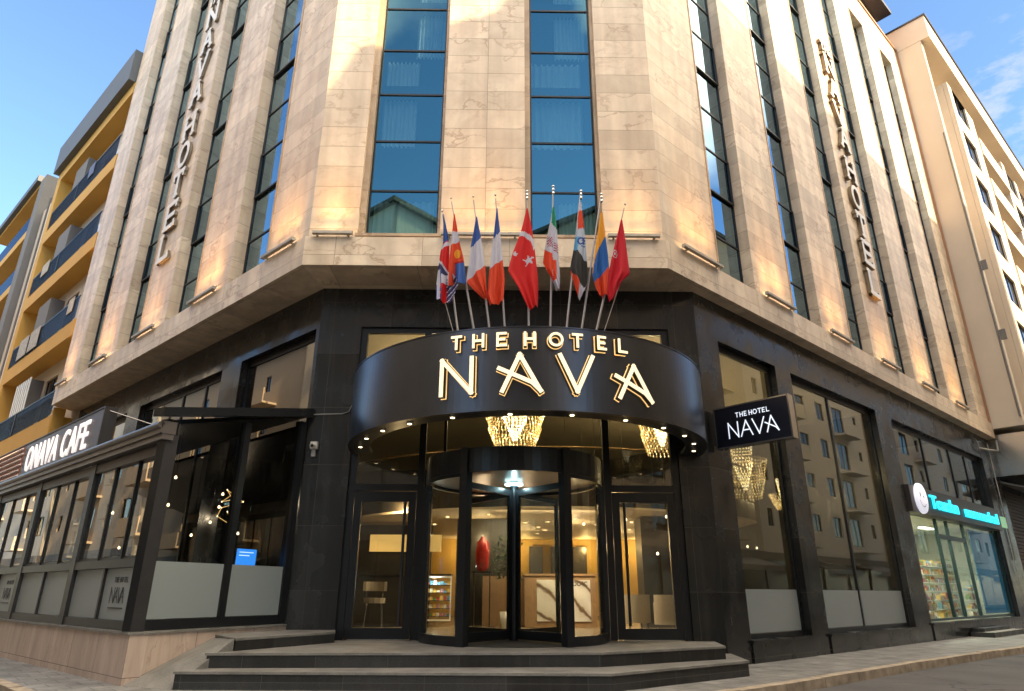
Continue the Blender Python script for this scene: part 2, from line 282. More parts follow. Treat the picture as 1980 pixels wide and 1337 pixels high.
M_GSTL = glass('left_shop_glass', (.16, .16, .15), (.95, .93, .9), .34)
M_GCLR = glass('clear_glass', (.86, .87, .84), (.9, .9, .9), .01)
M_FROST = plain('frosted_film', (.24, .275, .29), .42, noise=.06, nscale=.7)
M_CURT = plain('curtain_cloth', (.75, .75, .72), .9)
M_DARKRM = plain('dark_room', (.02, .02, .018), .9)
M_SASH = plain('window_frame', (.02, .022, .025), .4, .3)
M_LBOX = plain('light_housing', (.42, .38, .32), .5, .3, noise=.3, nscale=8)
M_WARM = plain('warm_lamp', (1, .6, .25), .5, emis=(1, .62, .28), es=9)
M_SPOT = plain('downlight_lamp', (1, .8, .5), .5, emis=(1, .74, .40), es=3)
M_BRASS = plain('brass', (.20, .14, .07), .35, .8)
M_IVORY = plain('ivory_letter', (.80, .77, .70), .4)

# ================================================================= ground
def ground():
    m, n, l, p = nt('asphalt'); t = n.new('ShaderNodeTexCoord')
    a = n.new('ShaderNodeTexNoise'); a.inputs['Scale'].default_value = 60; a.inputs['Detail'].default_value = 5; l.new(t.outputs['Object'], a.inputs['Vector'])
    b = n.new('ShaderNodeTexNoise'); b.inputs['Scale'].default_value = .8; b.inputs['Detail'].default_value = 6; l.new(t.outputs['Object'], b.inputs['Vector'])
    mx = n.new('ShaderNodeMath'); mx.operation = 'ADD'; l.new(a.outputs[0], mx.inputs[0]); l.new(b.outputs[0], mx.inputs[1])
    r = n.new('ShaderNodeValToRGB'); r.color_ramp.elements[0].position = .35; r.color_ramp.elements[1].position = .8; r.color_ramp.elements[0].color = (.045, .045, .048, 1); r.color_ramp.elements[1].color = (.13, .125, .12, 1)
    h = n.new('ShaderNodeMath'); h.operation = 'MULTIPLY'; h.inputs[1].default_value = .55; l.new(mx.outputs[0], h.inputs[0]); l.new(h.outputs[0], r.inputs[0])
    v = n.new('ShaderNodeTexVoronoi'); v.feature = 'DISTANCE_TO_EDGE'; v.inputs['Scale'].default_value = .55
    dn = n.new('ShaderNodeTexNoise'); dn.inputs['Scale'].default_value = 2.5; dn.inputs['Detail'].default_value = 6; l.new(t.outputs['Object'], dn.inputs['Vector'])
    dm = n.new('ShaderNodeMixRGB'); dm.inputs[0].default_value = .3; l.new(t.outputs['Object'], dm.inputs[1]); l.new(dn.outputs['Color'], dm.inputs[2]); l.new(dm.outputs[0], v.inputs['Vector'])
    cr = n.new('ShaderNodeMapRange'); cr.inputs[1].default_value = .0; cr.inputs[2].default_value = .012; cr.inputs[3].default_value = .25; cr.inputs[4].default_value = 1; l.new(v.outputs['Distance'], cr.inputs[0])
    sx = n.new('ShaderNodeVectorMath'); sx.operation = 'SCALE'; l.new(r.outputs[0], sx.inputs[0]); l.new(cr.outputs[0], sx.inputs['Scale']); l.new(sx.outputs[0], p.inputs['Base Color'])
    bp = n.new('ShaderNodeBump'); bp.inputs['Strength'].default_value = .6; bp.inputs['Distance'].default_value = .01; l.new(a.outputs[0], bp.inputs['Height']); l.new(bp.outputs[0], p.inputs['Normal']); p.inputs['Roughness'].default_value = .75
    g = MB(); g.quad((-400, -400, -.24), (400, -400, -.24), (400, 400, -.24), (-400, 400, -.24)); part(g, 'road', m, kind='structure')
    m2, n, l, p = nt('pavement_slabs'); t = n.new('ShaderNodeTexCoord')
    mpg = n.new('ShaderNodeMapping'); mpg.inputs['Rotation'].default_value = (0, 0, R(-AR)); l.new(t.outputs['Object'], mpg.inputs[0])
    b = brick(n, l, mpg.outputs[0], .42, .42, .008, .5, (.75, .75, .75, 1), (1, 1, 1, 1), (.45, .45, .45, 1))
    x = n.new('ShaderNodeTexNoise'); x.inputs['Scale'].default_value = 2.2; x.inputs['Detail'].default_value = 9; x.inputs['Roughness'].default_value = .7; l.new(t.outputs['Object'], x.inputs['Vector'])
    r = n.new('ShaderNodeValToRGB'); r.color_ramp.elements[0].position = .33; r.color_ramp.elements[1].position = .68; r.color_ramp.elements[0].color = (.12, .12, .118, 1); r.color_ramp.elements[1].color = (.30, .295, .285, 1); l.new(x.outputs[0], r.inputs[0])
    q = n.new('ShaderNodeMixRGB'); q.blend_type = 'MULTIPLY'; q.inputs[0].default_value = 1; l.new(r.outputs[0], q.inputs[1]); l.new(b.outputs['Color'], q.inputs[2]); l.new(q.outputs[0], p.inputs['Base Color'])
    bp = n.new('ShaderNodeBump'); bp.invert = True; bp.inputs['Strength'].default_value = .8; bp.inputs['Distance'].default_value = .012; l.new(b.outputs['Fac'], bp.inputs['Height']); l.new(bp.outputs[0], p.inputs['Normal']); p.inputs['Roughness'].default_value = .65
    K = [(50.5, 36.6), (14.01, 6.33), (10.88, 3.88), (8.27, 1.78), (6.39, .16), (4.42, -1.51), (3.45, -2.28), (2.2, -3.3), (.5, -4.3), (-1.6, -4.7), (-3.8, -4.3), (-5.8, -3.35), (-30, 19.0)]
    g = MB(); g.prism(K+[(-30, 45), (50, 45)], -.3, -.1); part(g, 'pavement', m2, kind='structure')
    mk = plain('kerb_stone', (.34, .28, .215), .8, noise=.85, nscale=4.5, bump=.8)
    g = MB()
    def off(i, d):
        a = Vector(K[max(i-1, 0)]); c = Vector(K[min(i+1, len(K)-1)]); t_ = (c-a).normalized(); nn = Vector((-t_.y, t_.x)); return (K[i][0]+nn.x*d, K[i][1]+nn.y*d)
    for i in range(len(K)-1):
        L = (Vector(K[i+1])-Vector(K[i])).length; k = max(1, int(L/.9))
        a0, a1, b0, b1 = Vector(off(i, .012)), Vector(off(i+1, .012)), Vector(off(i, -.17)), Vector(off(i+1, -.17))
        a0, a1, b0, b1 = Vector(off(i, -.16)), Vector(off(i+1, -.16)), Vector(off(i, .03)), Vector(off(i+1, .03))
        for j in range(k):
            f0, f1 = (j+.006)/k, (j+1-.006)/k; dz = random.uniform(-.008, .008)
            g.prism([tuple(a0.lerp(a1, f0)), tuple(a0.lerp(a1, f1)), tuple(b0.lerp(b1, f1)), tuple(b0.lerp(b1, f0))], -.3, -.088+dz)
    part(g, 'kerb', mk, kind='structure')
ground()

# ================================================================= hotel
hotel = node('hotel_building', frame(0, 1.2, 0, -.1), 'travertine corner hotel with tall window strips above a black granite ground floor', 'hotel')
ZS, ZT = 8.55, 30.5
RO = [(2.3+3.87*i, 4.05+3.87*i, ZS, 28.5) for i in range(6)]
LO = [(-3.78-3.93*i, -1.86-3.93*i, ZS, 28.5) for i in range(4)]
FO = [(-3.28, -1.45, 8.68, 28.5), (.45, 2.2, 8.68, 28.5)]
# wings
g = MB(); g.facade(0, 24.9, ZS, ZT, RO, .42); part(g, 'stone_wall', M_TRAVR, hotel, FR)
g = MB(); g.facade(-17.4, 0, ZS, ZT, LO, .42); part(g, 'stone_wall', M_TRAVL, hotel, FL)
g = MB(); g.facade(-4.34, 3.52, ZS, ZT, FO, .3); part(g, 'stone_wall', M_TRAVF, hotel, FF)
for a, b, c, d in FO:      # thin stone reveals beside the two front windows
    g = MB()
    for x0, x1 in ((a+.002, a+.13), (b-.07, b-.002)): g.box(x0, x1, .1, .32, c, d-.01)
    g.box(a-.03, b+.03, -.05, .3, c-.07, c-.003); part(g, 'window_reveal', M_TRAVJ, hotel, FF)
for F, O in ((FR, RO), (FL, LO)):
    g = MB()
    for a, b, c, d in O: g.box(a-.03, b+.03, -.06, .35, c+.004, c+.045)
    for a, b, c, d in O: g.box((a-.05) if F is FR else (b-.01), (a+.0) if F is FR else (b+.05), -.022, .02, c+.05, d)
    part(g, 'window_sill', M_TRAVJ, hotel, F)
# the projecting beam over the ground floor
P3 = lambda F, x, y: tuple(pt(F, x, y))[:2]
m1, m2_ = R(21.4), R(20.7)
out = lambda d: [P3(FL, -17.45, -d), (-4.34-d*math.tan(m1), -d), (3.52+d*math.tan(m2_), -d), P3(FR, 24.95, -d)]
o_ = out(.10); inn = [P3(GL, -17.3, .06), P3(GL, -.03, .06), (4.4-.03, 1.16), P3(GR, 23.7, .06)]
for F, i in ((FL, 0), (FF, 1), (FR, 2)):
    g = MB(); Fi = F.inverted()
    poly = [tuple((Fi @ Vector((*p, 0))))[:2] for p in (o_[i], o_[i+1], inn[i+1], inn[i])]
    g.prism(poly, 7.85, 8.545); part(g, 'beam', M_TRAV, hotel, F)
# dark ground floor
SR = [(.9, 3.65, .33, 6.85), (4.5, 10.25, .33, 6.85), (11.6, 22.0, .40, 6.8)]
SL = [(-3.64, -.13, .62, 6.88), (-10.4, -4.7, .62, 6.88), (-16.6, -11.5, .62, 6.85)]
g = MB(); g.facade(0, 24.3, -.2, 7.85, SR, .32)
for a, b, c, d in SR: g.box(a-.02, b+.02, -.07, .2, c-.06, c-.002); g.box(a, b, -.035, .0, -.2, c-.062)
part(g, 'granite_wall', M_GRAN, hotel, GR)
g = MB(); g.facade(-17.3, 0, -.2, 7.85, SL, .32); part(g, 'granite_wall', M_GRAN, hotel, GL)
g = MB(); g.facade(-4.2, 4.4, -.2, 7.85, [(-3.25, 3.75, .352, 6.9)], .32); part(g, 'granite_wall', M_GRAN, hotel, GF)
# upper floors: dark rooms behind the glass, roof, attic
def inset(F, x, d): return P3(F, x, d)
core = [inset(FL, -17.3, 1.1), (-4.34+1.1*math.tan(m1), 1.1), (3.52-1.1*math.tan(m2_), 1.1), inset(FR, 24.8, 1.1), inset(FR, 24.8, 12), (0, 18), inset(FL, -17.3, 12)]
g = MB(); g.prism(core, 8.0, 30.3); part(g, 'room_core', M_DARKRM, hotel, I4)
core2 = [inset(FL, -17.3, .5), (-4.34+.5*math.tan(m1), .5), (3.52-.5*math.tan(m2_), .5), inset(FR, 24.8, .5), inset(FR, 24.8, 12), (0, 18), inset(FL, -17.3, 12)]
g = MB(); g.prism(core2, 30.31, 32.6); wall_a = part(g, 'attic_wall', plain('attic_render', (.45, .30, .24), .8, noise=.1), hotel, I4)
core3 = [inset(FL, -17.3, -.2), (-4.34, -.2), (3.52, -.2), inset(FR, 24.6, -.35), inset(FR, 24.6, 12), (0, 18), inset(FL, -17.3, 12)]
g = MB(); g.prism(core3, 32.61, 32.85); part(g, 'roof', M_FRAME, hotel, I4)
g = MB(); g.box(0, 24.9, -.06, .4, 30.31, 30.45); g.box(24.905, 24.95, -.1, 12, 8.56, 30.4); part(g, 'parapet_cap', plain('copper_trim', (.35, .19, .10), .5, .4), hotel, FR)
# window strips
def strip(F, a, b, z0, z1, gmat, yg, curtain, lvl=(9.96, 1.388)):
    g = MB(); w = .045; nb = int((z1-lvl[0])/lvl[1])+1
    g.box(a, a+w, yg-.03, yg+.04, z0, z1); g.box(b-w, b, yg-.03, yg+.04, z0, z1); g.box(a+w, b-w, yg-.03, yg+.04, z0, z0+.06)
    for k in range(nb):
        z = lvl[0]+lvl[1]*k
        g.box(a+w, b-w, yg-.025, yg+.03, z-.022, z+.022)
    # opening sashes stand slightly proud on every other pane of the narrow strips
    if not curtain:
        for k in range(nb//3):
            z = lvl[0]+lvl[1]*(3*k+1); g.box(a+w, b-w, yg-.075, yg-.03, z-.05, z+.0)
            g.box(a+w, a+w+.03, yg-.07, yg-.03, z, z+lvl[1]); g.box(b-w-.03, b-w, yg-.07, yg-.03, z, z+lvl[1])
    fr = part(g, 'window', M_SASH, hotel, F)
    g = MB(); g.quad((a+w, yg, z0), (b-w, yg, z0), (b-w, yg, z1), (a+w, yg, z1)); part(g, 'pane', gmat, fr, F)
    g = MB(); random.seed(int(a*10))
    for k in range(0, nb+1, 2 if curtain else 2):
        zt = min(lvl[0]+lvl[1]*(k+(1 if k else 0))-.1, z1); zb = zt-1.25 if k == 0 else zt-2.6
        zb = max(zb, z0+.05)
        n = 44; x0, x1 = (a+.06, b-.06); side_ = random.random(); cut = random.uniform(0, .55)
        if curtain and side_ < .4: x1 = x1-(b-a)*cut
        elif curtain and side_ < .7: x0 = x0+(b-a)*cut
        if not curtain: x1 = x0+(b-a)*.35
        vs = []
        for i in range(n+1):
            x = x0+(x1-x0)*i/n; y = yg+.30+.045*math.sin(i*1.15+random.random()*1.6)+.02*random.random(); vs += [(x, y, zb), (x, y, zt)]
        g.add(vs, [(2*i, 2*i+2, 2*i+3, 2*i+1) for i in range(n)], 0, True)
    part(g, 'curtain', M_CURT, fr, F)
    g = MB()      # spandrel slabs between the floors
    for k in range(1, nb, 2): g.box(a, b, yg+.12, 1.05, lvl[0]+lvl[1]*k-1.30, lvl[0]+lvl[1]*k-1.0)
    part(g, 'floor_slab', M_DARKRM, fr, F)
for a, b, c, d in FO: strip(FF, a+.13, b-.07, c, d, M_GUP, .27, True)
for a, b, c, d in RO: strip(FR, a+.003, b-.003, c+.05, d, M_GWING, .33, False)
for a, b, c, d in LO: strip(FL, a+.003, b-.003, c+.05, d, M_GWING, .36, False)
# wall washers at the foot of the stone piers, each a thing with its own lamp
def washer(F, x0, x1, z, e, label):
    M = F @ Matrix.Translation(((x0+x1)/2, -.17, z)); L = x1-x0
    t = node('wall_light', M, label, 'wall light', 'linear uplights along the stone ledge')
    g = MB(); g.box(-L/2, L/2, -.04, .04, -.03, .0); g.box(-L/2, L/2, -.046, -.04, -.03, .035); g.box(-L/2, L/2, .04, .046, -.03, .02)
    g.box(-L/2-.012, -L/2, -.048, .048, -.04, .04); g.box(L/2, L/2+.012, -.048, .048, -.04, .04)
    for s in (-.4, .4): g.box(L*s-.02, L*s+.02, .0, .15, -.06, -.03)
    part(g, 'housing', M_LBOX, t)
    g = MB(); g.box(-L/2+.02, L/2-.02, -.02, .02, .004, .012); part(g, 'lamp', M_WARM, t)
    lamp('washer_light', 'AREA', M @ Matrix.Translation((0, 0, .02)) @ Matrix.Rotation(R(180+random.uniform(5, 10)), 4, 'X'), e*random.uniform(.75, 1.15), (1, .50, .17), t, L*.9, .03, 62)
ordn = ['nearest the corner', 'second from the corner', 'third from the corner', 'fourth from the corner', 'fifth from the corner', 'sixth from the corner', 'last before the cream apartment block']
RW = [(.55, 2.12)]+[(4.3+3.87*i, 5.85+3.87*i) for i in range(5)]
for i, (a, b) in enumerate(RW): washer(FR, a, b, 8.60, 12, 'grey linear uplight on the right wing ledge, '+ordn[i]+', glowing orange')
LW = [(-1.7, -.35)]+[(-5.7-3.93*i, -4.15-3.93*i) for i in range(3)]+[(-17.25, -16.1)]
for i, (a, b) in enumerate(LW): washer(FL, a, b, 8.60, 11, 'grey linear uplight on the left wing ledge, '+(ordn[i] if i < 4 else 'last before the yellow balcony block')+', glowing orange')
for (a, b), s in (((-4.2, -3.35), 'left of both windows'), ((-1.4, .4), 'between the two tall windows behind the flags'), ((2.28, 3.4), 'right of both windows')):
    washer(FF, a, b, 8.60, 4 if b > 3 else (13 if b > -2 else 7), 'grey linear uplight on the front facet ledge, '+s)

# --------------------------------------------------------------- letters
GL_ = {'T': [(0, 1, 1, 1), (.5, 1, .5, 0)], 'H': [(0, 0, 0, 1), (1, 0, 1, 1), (0, .5, 1, .5)], 'E': [(0, 0, 0, 1), (0, 1, .95, 1), (0, .5, .8, .5), (0, 0, 1, 0)],
       'N': [(0, 0, 0, 1), (1, 0, 1, 1), (0, 1, 1, 0)], 'A': [(0, 0, .5, 1), (1, 0, .5, 1), (.22, .38, .78, .38)], 'V': [(0, 1, .5, 0), (1, 1, .5, 0)],
       'L': [(0, 1, 0, 0), (0, 0, 1, 0)], 'X': [(.08, 0, .5, 1), (1, 0, .5, 1), (0, .62, .80, .22), (.80, .22, 1, 0)], 'F': [(0, 0, 0, 1), (0, 1, 1, 1), (0, .52, .8, .52)]}
SER = {'T': [(.5, 0), (0, .88, 1), (1, .88, 1)], 'H': [(0, 0), (1, 0), (0, 1), (1, 1)], 'E': [(0, 0), (0, 1), (1, .1, 1), (.95, .9, 1)], 'N': [(0, 0), (0, 1), (1, 1)], 'A': [(0, 0), (1, 0), (.5, 1)], 'V': [(0, 1), (1, 1)], 'L': [(0, 0), (0, 1), (1, .1, 1)], 'F': [], 'X': [], 'O': []}
def glyph(mb, ch, x, z, w, h, t, y0, y1, P, serif=False, mi=0):
    """strokes of one capital; P maps (x, out, z) to 3D; y0 (back) .. y1 (face), both counted outwards"""
    k = [0]
    def stroke(a, b, c, d, tt=t):
        A_, B_ = Vector((x+a*w, z+b*h)), Vector((x+c*w, z+d*h)); dr = (B_-A_).normalized(); nn = Vector((-dr.y, dr.x))*tt/2; A2, B2 = A_-dr*tt*.5, B_+dr*tt*.5
        n = 4; e = y1+.0015*k[0]; e0 = y0+.0011*k[0]; k[0] += 1; vs = []
        for i in range(n+1):
            q = A2.lerp(B2, i/n)
            for s_, yy in ((nn, e0), (-nn, e0), (-nn, e), (nn, e)): vs.append(P(q.x+s_.x, yy, q.y+s_.y))
        fs = [(4*i+j, 4*i+(j+1) % 4, 4*i+4+(j+1) % 4, 4*i+4+j) for i in range(n) for j in range(4)]+[(0, 1, 2, 3), (4*n+3, 4*n+2, 4*n+1, 4*n)]
        mb.add(vs, fs, mi)
    if ch == 'O':
        n = 28; vs = []; ro, ri = 1, 0
        for i in range(n):
            a = 2*math.pi*i/n
            for rr, yy in ((ro, y0), (ri, y0), (ri, y1), (ro, y1)):
                rx, rz = (w/2+t/2, h/2+t/2) if rr == ro else (w/2-t/2, h/2-t/2)
                vs.append(P(x+w/2+rx*math.cos(a), yy, z+h/2+rz*math.sin(a)))
        mb.add(vs, [(4*i+j, 4*i+(j+1) % 4, (4*(i+1)+(j+1) % 4) % (4*n), (4*(i+1)+j) % (4*n)) for i in range(n) for j in range(4)], mi)
    else:
        for s_ in GL_[ch]: stroke(*s_)
    if serif:
        for q in SER[ch]:
            if len(q) == 2: stroke(q[0]-.16, q[1], q[0]+.16, q[1], t*.55)
            else: stroke(q[0], q[1]-.1, q[0], q[1]+.06, t*.55)
def vertical_sign(F, xc, zs, label, side, dep):
    M = F @ Matrix.Translation((xc, -.02, zs[0]))
    t = node('vertical_sign', M, label, 'sign')
    P = lambda x, o, z: (x-xc, -o, z-zs[0])
    for ch, z in zip('LETOHAVAN', zs):
        g = MB(); glyph(g, ch, xc-.36, z, .68, .88, .16, 0, dep, P, True, 0)
        o = part(g, 'letter', side, t)
        g = MB(); glyph(g, ch, xc-.36, z, .68, .88, .16, dep+.014, dep+.026, P, True, 0); part(g, 'letter_face', M_IVORY, o)
    for i, ch in enumerate('THE'):
        g = MB(); glyph(g, ch, xc-.52+.36*i, zs[-1]+1.12, .24, .42, .08, 0, dep, P, True); o = part(g, 'letter', side, t)
        g = MB(); glyph(g, ch, xc-.52+.36*i, zs[-1]+1.12, .24, .42, .08, dep+.014, dep+.026, P, True); part(g, 'letter_face', M_IVORY, o)
vertical_sign(FR, 12.85, [11.2, 12.42, 13.6, 14.8, 16.0, 17.45, 18.65, 19.85, 21.05], 'stacked serif letters THE NAVA HOTEL down a pier of the right wing, partly sunlit', plain('worn_brass', (.22, .17, .11), .4, .5), .11)
vertical_sign(FL, -8.7, [11.05, 12.2, 13.38, 14.55, 15.7, 17.15, 18.3, 19.5, 20.7], 'stacked pale serif letters THE NAVA HOTEL down a shaded pier of the left wing', plain('pale_brass', (.22, .19, .15), .4, .3), .07)

# --------------------------------------------------------------- entrance canopy
CC = (.5, 1.05); CR = 3.70
canopy = node('entrance_canopy', frame(CC[0], CC[1], 0, 4.0), 'round dark metal canopy with glowing NAVA letters over the hotel entrance', 'canopy')
g = MB(); g.arc(CC, 3.655, CR, -90.8, 90.8, 4.0, 5.41, 96); g.arc(CC, 3.63, CR+.012, -90.8, 90.8, 5.412, 5.43, 96); g.arc(CC, 3.60, CR+.01, -90.8, 90.8, 3.975, 3.998, 96)
band = wpart(g, 'band', M_BAND, canopy)
for p_ in band.data.polygons: p_.use_smooth = False
g = MB(); g.prism([(CC[0]+3.64*math.sin(R(a)), CC[1]-3.64*math.cos(R(a))) for a in range(-90, 91, 5)], 5.12, 5.2); wpart(g, 'canopy_roof', M_BLACK, canopy)
g = MB(); g.arc(CC, 3.28, 3.625, -90, 90, 3.985, 4.06, 72); wpart(g, 'soffit_ring', M_BLACK, canopy)
for a in (-78, -64, -51, -38, -23, -6.5, 10.5, 27, 42.5, 56, 69, 81):
    g = MB(); c = (CC[0]+3.46*math.sin(R(a)), CC[1]-3.46*math.cos(R(a))); g.lathe([(0, 3.962), (.034, 3.962), (.036, 3.984)], *c, 12); g.lathe([(.037, 3.984), (.052, 3.966), (.06, 3.984)], *c, 14, 1)
    wpart(g, 'downlight', [M_SPOT, M_CHROME], canopy)
M_LFACE = plain('letter_face', (.8, .7, .5), .5, emis=(1, .82, .50), es=.34)
M_LHALO = plain('letter_halo', (1, .7, .3), .5, emis=(1, .60, .22), es=.36)
M_LSIDE = plain('letter_side', (.035, .022, .012), .5)
def cylP(x, o, z):
    a = x/CR; return (CC[0]+(CR+o)*math.sin(a), CC[1]-(CR+o)*math.cos(a), z)
deg = lambda a: R(a)*CR
def canopy_letter(ch, a0, a1, z0, z1, t):
    x0, x1 = deg(a0)+t/2, deg(a1)-t/2; zz, h = z0+t/2, z1-z0-t
    g = MB(); glyph(g, ch, x0, zz, x1-x0, h, t+.036, .004, .014, cylP); o = wpart(g, 'letter_halo', M_LHALO, canopy)
    g = MB(); glyph(g, ch, x0, zz, x1-x0, h, t+.012, .016, .10, cylP)
    o = wpart(g, 'letter', M_LSIDE, canopy)
    g = MB(); glyph(g, ch, x0, zz, x1-x0, h, t, .101, .118, cylP); wpart(g, 'letter_face', M_LFACE, o)
for ch, a0, a1 in (('T', -21.5, -18.5), ('H', -15.7, -12.6), ('E', -9.5, -6.8), ('H', -2.6, .35), ('O', 3.55, 7.3), ('T', 9.5, 12.35), ('E', 16.2, 18.7), ('L', 22.1, 24.8)):
    canopy_letter(ch, a0, a1, 5.035, 5.285, .040)
for ch, a0, a1, z0, z1 in (('N', -24.3, -15.2, 4.24, 4.9), ('X', -9.2, 1.9, 4.24, 4.92), ('V', 5.9, 15.2, 4.25, 4.92), ('X', 20.6, 32.3, 4.22, 4.86)):
    canopy_letter(ch, a0, a1, z0, z1, .066)
# --------------------------------------------------------------- entrance glazing
TP = .35      # platform level
screen = node('entrance_screen', frame(.25, 1.15, 0, TP), 'dark framed glass screen filling the entrance bay around the revolving door', 'glass screen')
g = MB(); y0, y1 = .06, .18
for x0, x1, z0, z1 in ((-3.25, -3.10, TP, 6.9), (3.60, 3.75, TP, 6.9), (-1.80, -1.66, TP, 6.9), (2.14, 2.28, TP, 6.9)): g.box(x0, x1, y0, y1, z0, z1)
for x0, x1 in ((-3.10, -1.80), (2.28, 3.60)): g.box(x0, x1, y0+.002, y1-.002, 3.22, 3.36)
for x0, x1 in ((-3.10, -1.80), (-1.66, 2.14), (2.28, 3.60)): g.box(x0, x1, y0+.002, y1-.002, 6.78, 6.9)
g.box(-1.28, -1.22, y0+.01, y1-.01, 3.8, 6.78)
part(g, 'screen_frame', M_BLACK, screen, GF)
for x0, x1, z0 in ((-3.10, -1.80, 3.36), (-1.66, 2.14, 3.8), (2.28, 3.60, 3.36)):
    g = MB(); g.box(x0, x1, .115, .125, z0, 6.78); part(g, 'pane', M_GCLR, screen, GF)
def door(x0, x1, hx, label):
    t = node('glass_door', frame((x0+x1)/2, 1.22, 0, TP), label, 'door'); g = MB(); a, b = x0, x1
    g.box(a, a+.15, .05, .15, TP+.02, 3.2); g.box(b-.15, b, .05, .15, TP+.02, 3.2); g.box(a+.15, b-.15, .052, .148, TP+.02, TP+.22); g.box(a+.15, b-.15, .052, .148, 3.0, 3.2)
    part(g, 'door_frame', M_BLACK, t, GF)
    g = MB(); g.box(a+.15, b-.15, .095, .105, TP+.22, 3.0); part(g, 'pane', M_GCLR, t, GF)
    g = MB(); g.tube([(hx, -.03, .62), (hx, -.03, 2.98)], .03, 10)
    for z in (.85, 2.7): g.tube([(hx, -.03, z), (hx, .06, z)], .015, 8)
    part(g, 'handle', M_FRAME, t, GF)
    g = MB(); g.box(a+.1, b-.1, -.02, .06, TP+.001, TP+.02); part(g, 'threshold', M_CHROME, t, GF)
door(-3.09, -1.81, -2.02, 'black framed glass side door left of the revolving door')
door(2.29, 3.59, 2.52, 'black framed glass side door right of the revolving door')
# --------------------------------------------------------------- revolving door
DC = (.23, 1.05); DR = 1.78
rev = node('revolving_door', frame(DC[0], DC[1], 0, TP), 'black framed glass revolving door in the middle of the entrance', 'revolving door')
g = MB()
for a0, a1 in ((-92, -31), (31, 92)): g.arc(DC, DR-.05, DR+.05, a0, a1, TP, TP+.16, 20); g.arc(DC, DR-.04, DR+.04, a0, a1, 3.26, 3.33, 20)
wpart(g, 'side_rails', M_BLACK, rev)
for a in (-31, 31, -91, 91):
    g = MB(); M = Matrix.Translation((DC[0], DC[1], 0)) @ Matrix.Rotation(R(a), 4, 'Z')
    g.box(-.08, .08, -DR-.1, -DR+.08, TP, 3.30 if abs(a) > 50 else 3.80, 0, M); wpart(g, 'post', M_BLACK, rev)
for a0, a1 in ((-92, -33.8), (33.8, 92)):
    g = MB(); g.arc(DC, DR-.006, DR+.006, a0, a1, TP+.16, 3.26, 24); wpart(g, 'curved_pane', M_GCLR, rev)
g = MB(); g.arc(DC, DR-.03, DR+.045, -180, 180, 3.335, 3.785, 72); g.arc(DC, 0.02, DR-.032, -180, 180, 3.70, 3.76, 48); wpart(g, 'drum', M_BLACK, rev)
g = MB(); g.arc(DC, .10, DR-.04, -180, 180, 3.40, 3.44, 48); wpart(g, 'drum_ceiling', plain('drum_ceiling', (.10, .085, .07), .35), rev)
g = MB(); g.tube([(*DC, TP), (*DC, 3.4)], .095, 20); wpart(g, 'centre_shaft', M_BLACK, rev)
g = MB(); g.lathe([(.12, 3.38), (.19, 3.36), (.19, 3.33), (.10, 3.31)], *DC, 24); wpart(g, 'lamp_ring', plain('lamp_ring', (.7, .9, .9), .4, emis=(.55, .9, .95), es=2.2), rev)
lamp('door_lamp', 'POINT', Matrix.Translation((DC[0], DC[1]-.3, 3.25)), 2.5, (.6, .95, 1), rev, rad=.012)
for a in (-37, 37, 143, -143):
    M = Matrix.Translation((DC[0], DC[1], 0)) @ Matrix.Rotation(R(a), 4, 'Z'); g = MB()
    g.box(-.028, .028, -1.68, -1.58, TP+.04, 3.22, 0, M); g.box(-.028, .028, -.19, -.10, TP+.04, 3.22, 0, M); g.box(-.026, .026, -1.58, -.19, TP+.04, TP+.20, 0, M); g.box(-.026, .026, -1.58, -.19, 3.10, 3.22, 0, M)
    w_ = wpart(g, 'door_leaf', M_BLACK, rev)
    g = MB(); g.box(-.005, .005, -1.58, -.19, TP+.20, 3.10, 0, M); wpart(g, 'pane', M_GCLR, w_)
g = MB(); g.arc(DC, 0, DR-.06, -180, 180, TP+.002, TP+.012, 40); wpart(g, 'floor_disc', plain('door_mat', (.03, .03, .03), .8), rev)

# --------------------------------------------------------------- entrance steps
steps = node('entrance_steps', frame(0, -1, 0, -.1), 'wide black granite entrance steps with worn pale treads', 'steps')
def step(poly, z0, z1, name):
    g = MB(); cx = sum(p[0] for p in poly)/len(poly); cy = sum(p[1] for p in poly)/len(poly)
    q = [(cx+(p[0]-cx)*.995, cy+(p[1]-cy)*.99) for p in poly]; g.prism(q, z0, z1-.035); s_ = wpart(g, 'step', M_STEP, steps)
    g = MB(); g.prism(poly, z1-.034, z1); wpart(g, 'tread', M_TREAD, s_)
step([(-4.75, -2.28), (1.60, -2.42), (4.27, -.43), (4.42, 1.0), (-4.1, 1.0)], -.2, .14, 's')
step([(-4.50, -1.85), (1.57, -1.55), (3.97, -.17), (4.15, 1.09), (-3.35, 1.09)], .142, .35, 's')
step([(-4.20, -1.5), (-3.08, .42), (-3.24, 1.09), (-4.19, 1.09), (-4.9, -.55)], .352, .535, 's')
g = MB()
pS = lambda x, y: tuple(pt(FS, x, y))[:2]
a_, b_ = pS(.02, -.01), pS(1.75, -.01)
g.add([(*a_, -.096), (-4.76, -2.3, -.096), (-4.21, -1.52, .525), (*b_, .54)], [(0, 1, 2, 3)])
g.add([(*b_, .54), (-4.21, -1.52, .525), (-4.9, -.55, .533), (-4.2, 1.08, .533), (*pS(3.3, -.01), .54)], [(0, 1, 2), (0, 2, 3), (0, 3, 4)])
g.add([(-4.76, -2.3, -.2), (-4.76, -2.3, -.096), (-4.21, -1.52, .525), (-4.21, -1.52, -.2)], [(0, 1, 2, 3)])
wpart(g, 'access_ramp', M_TREAD, steps)

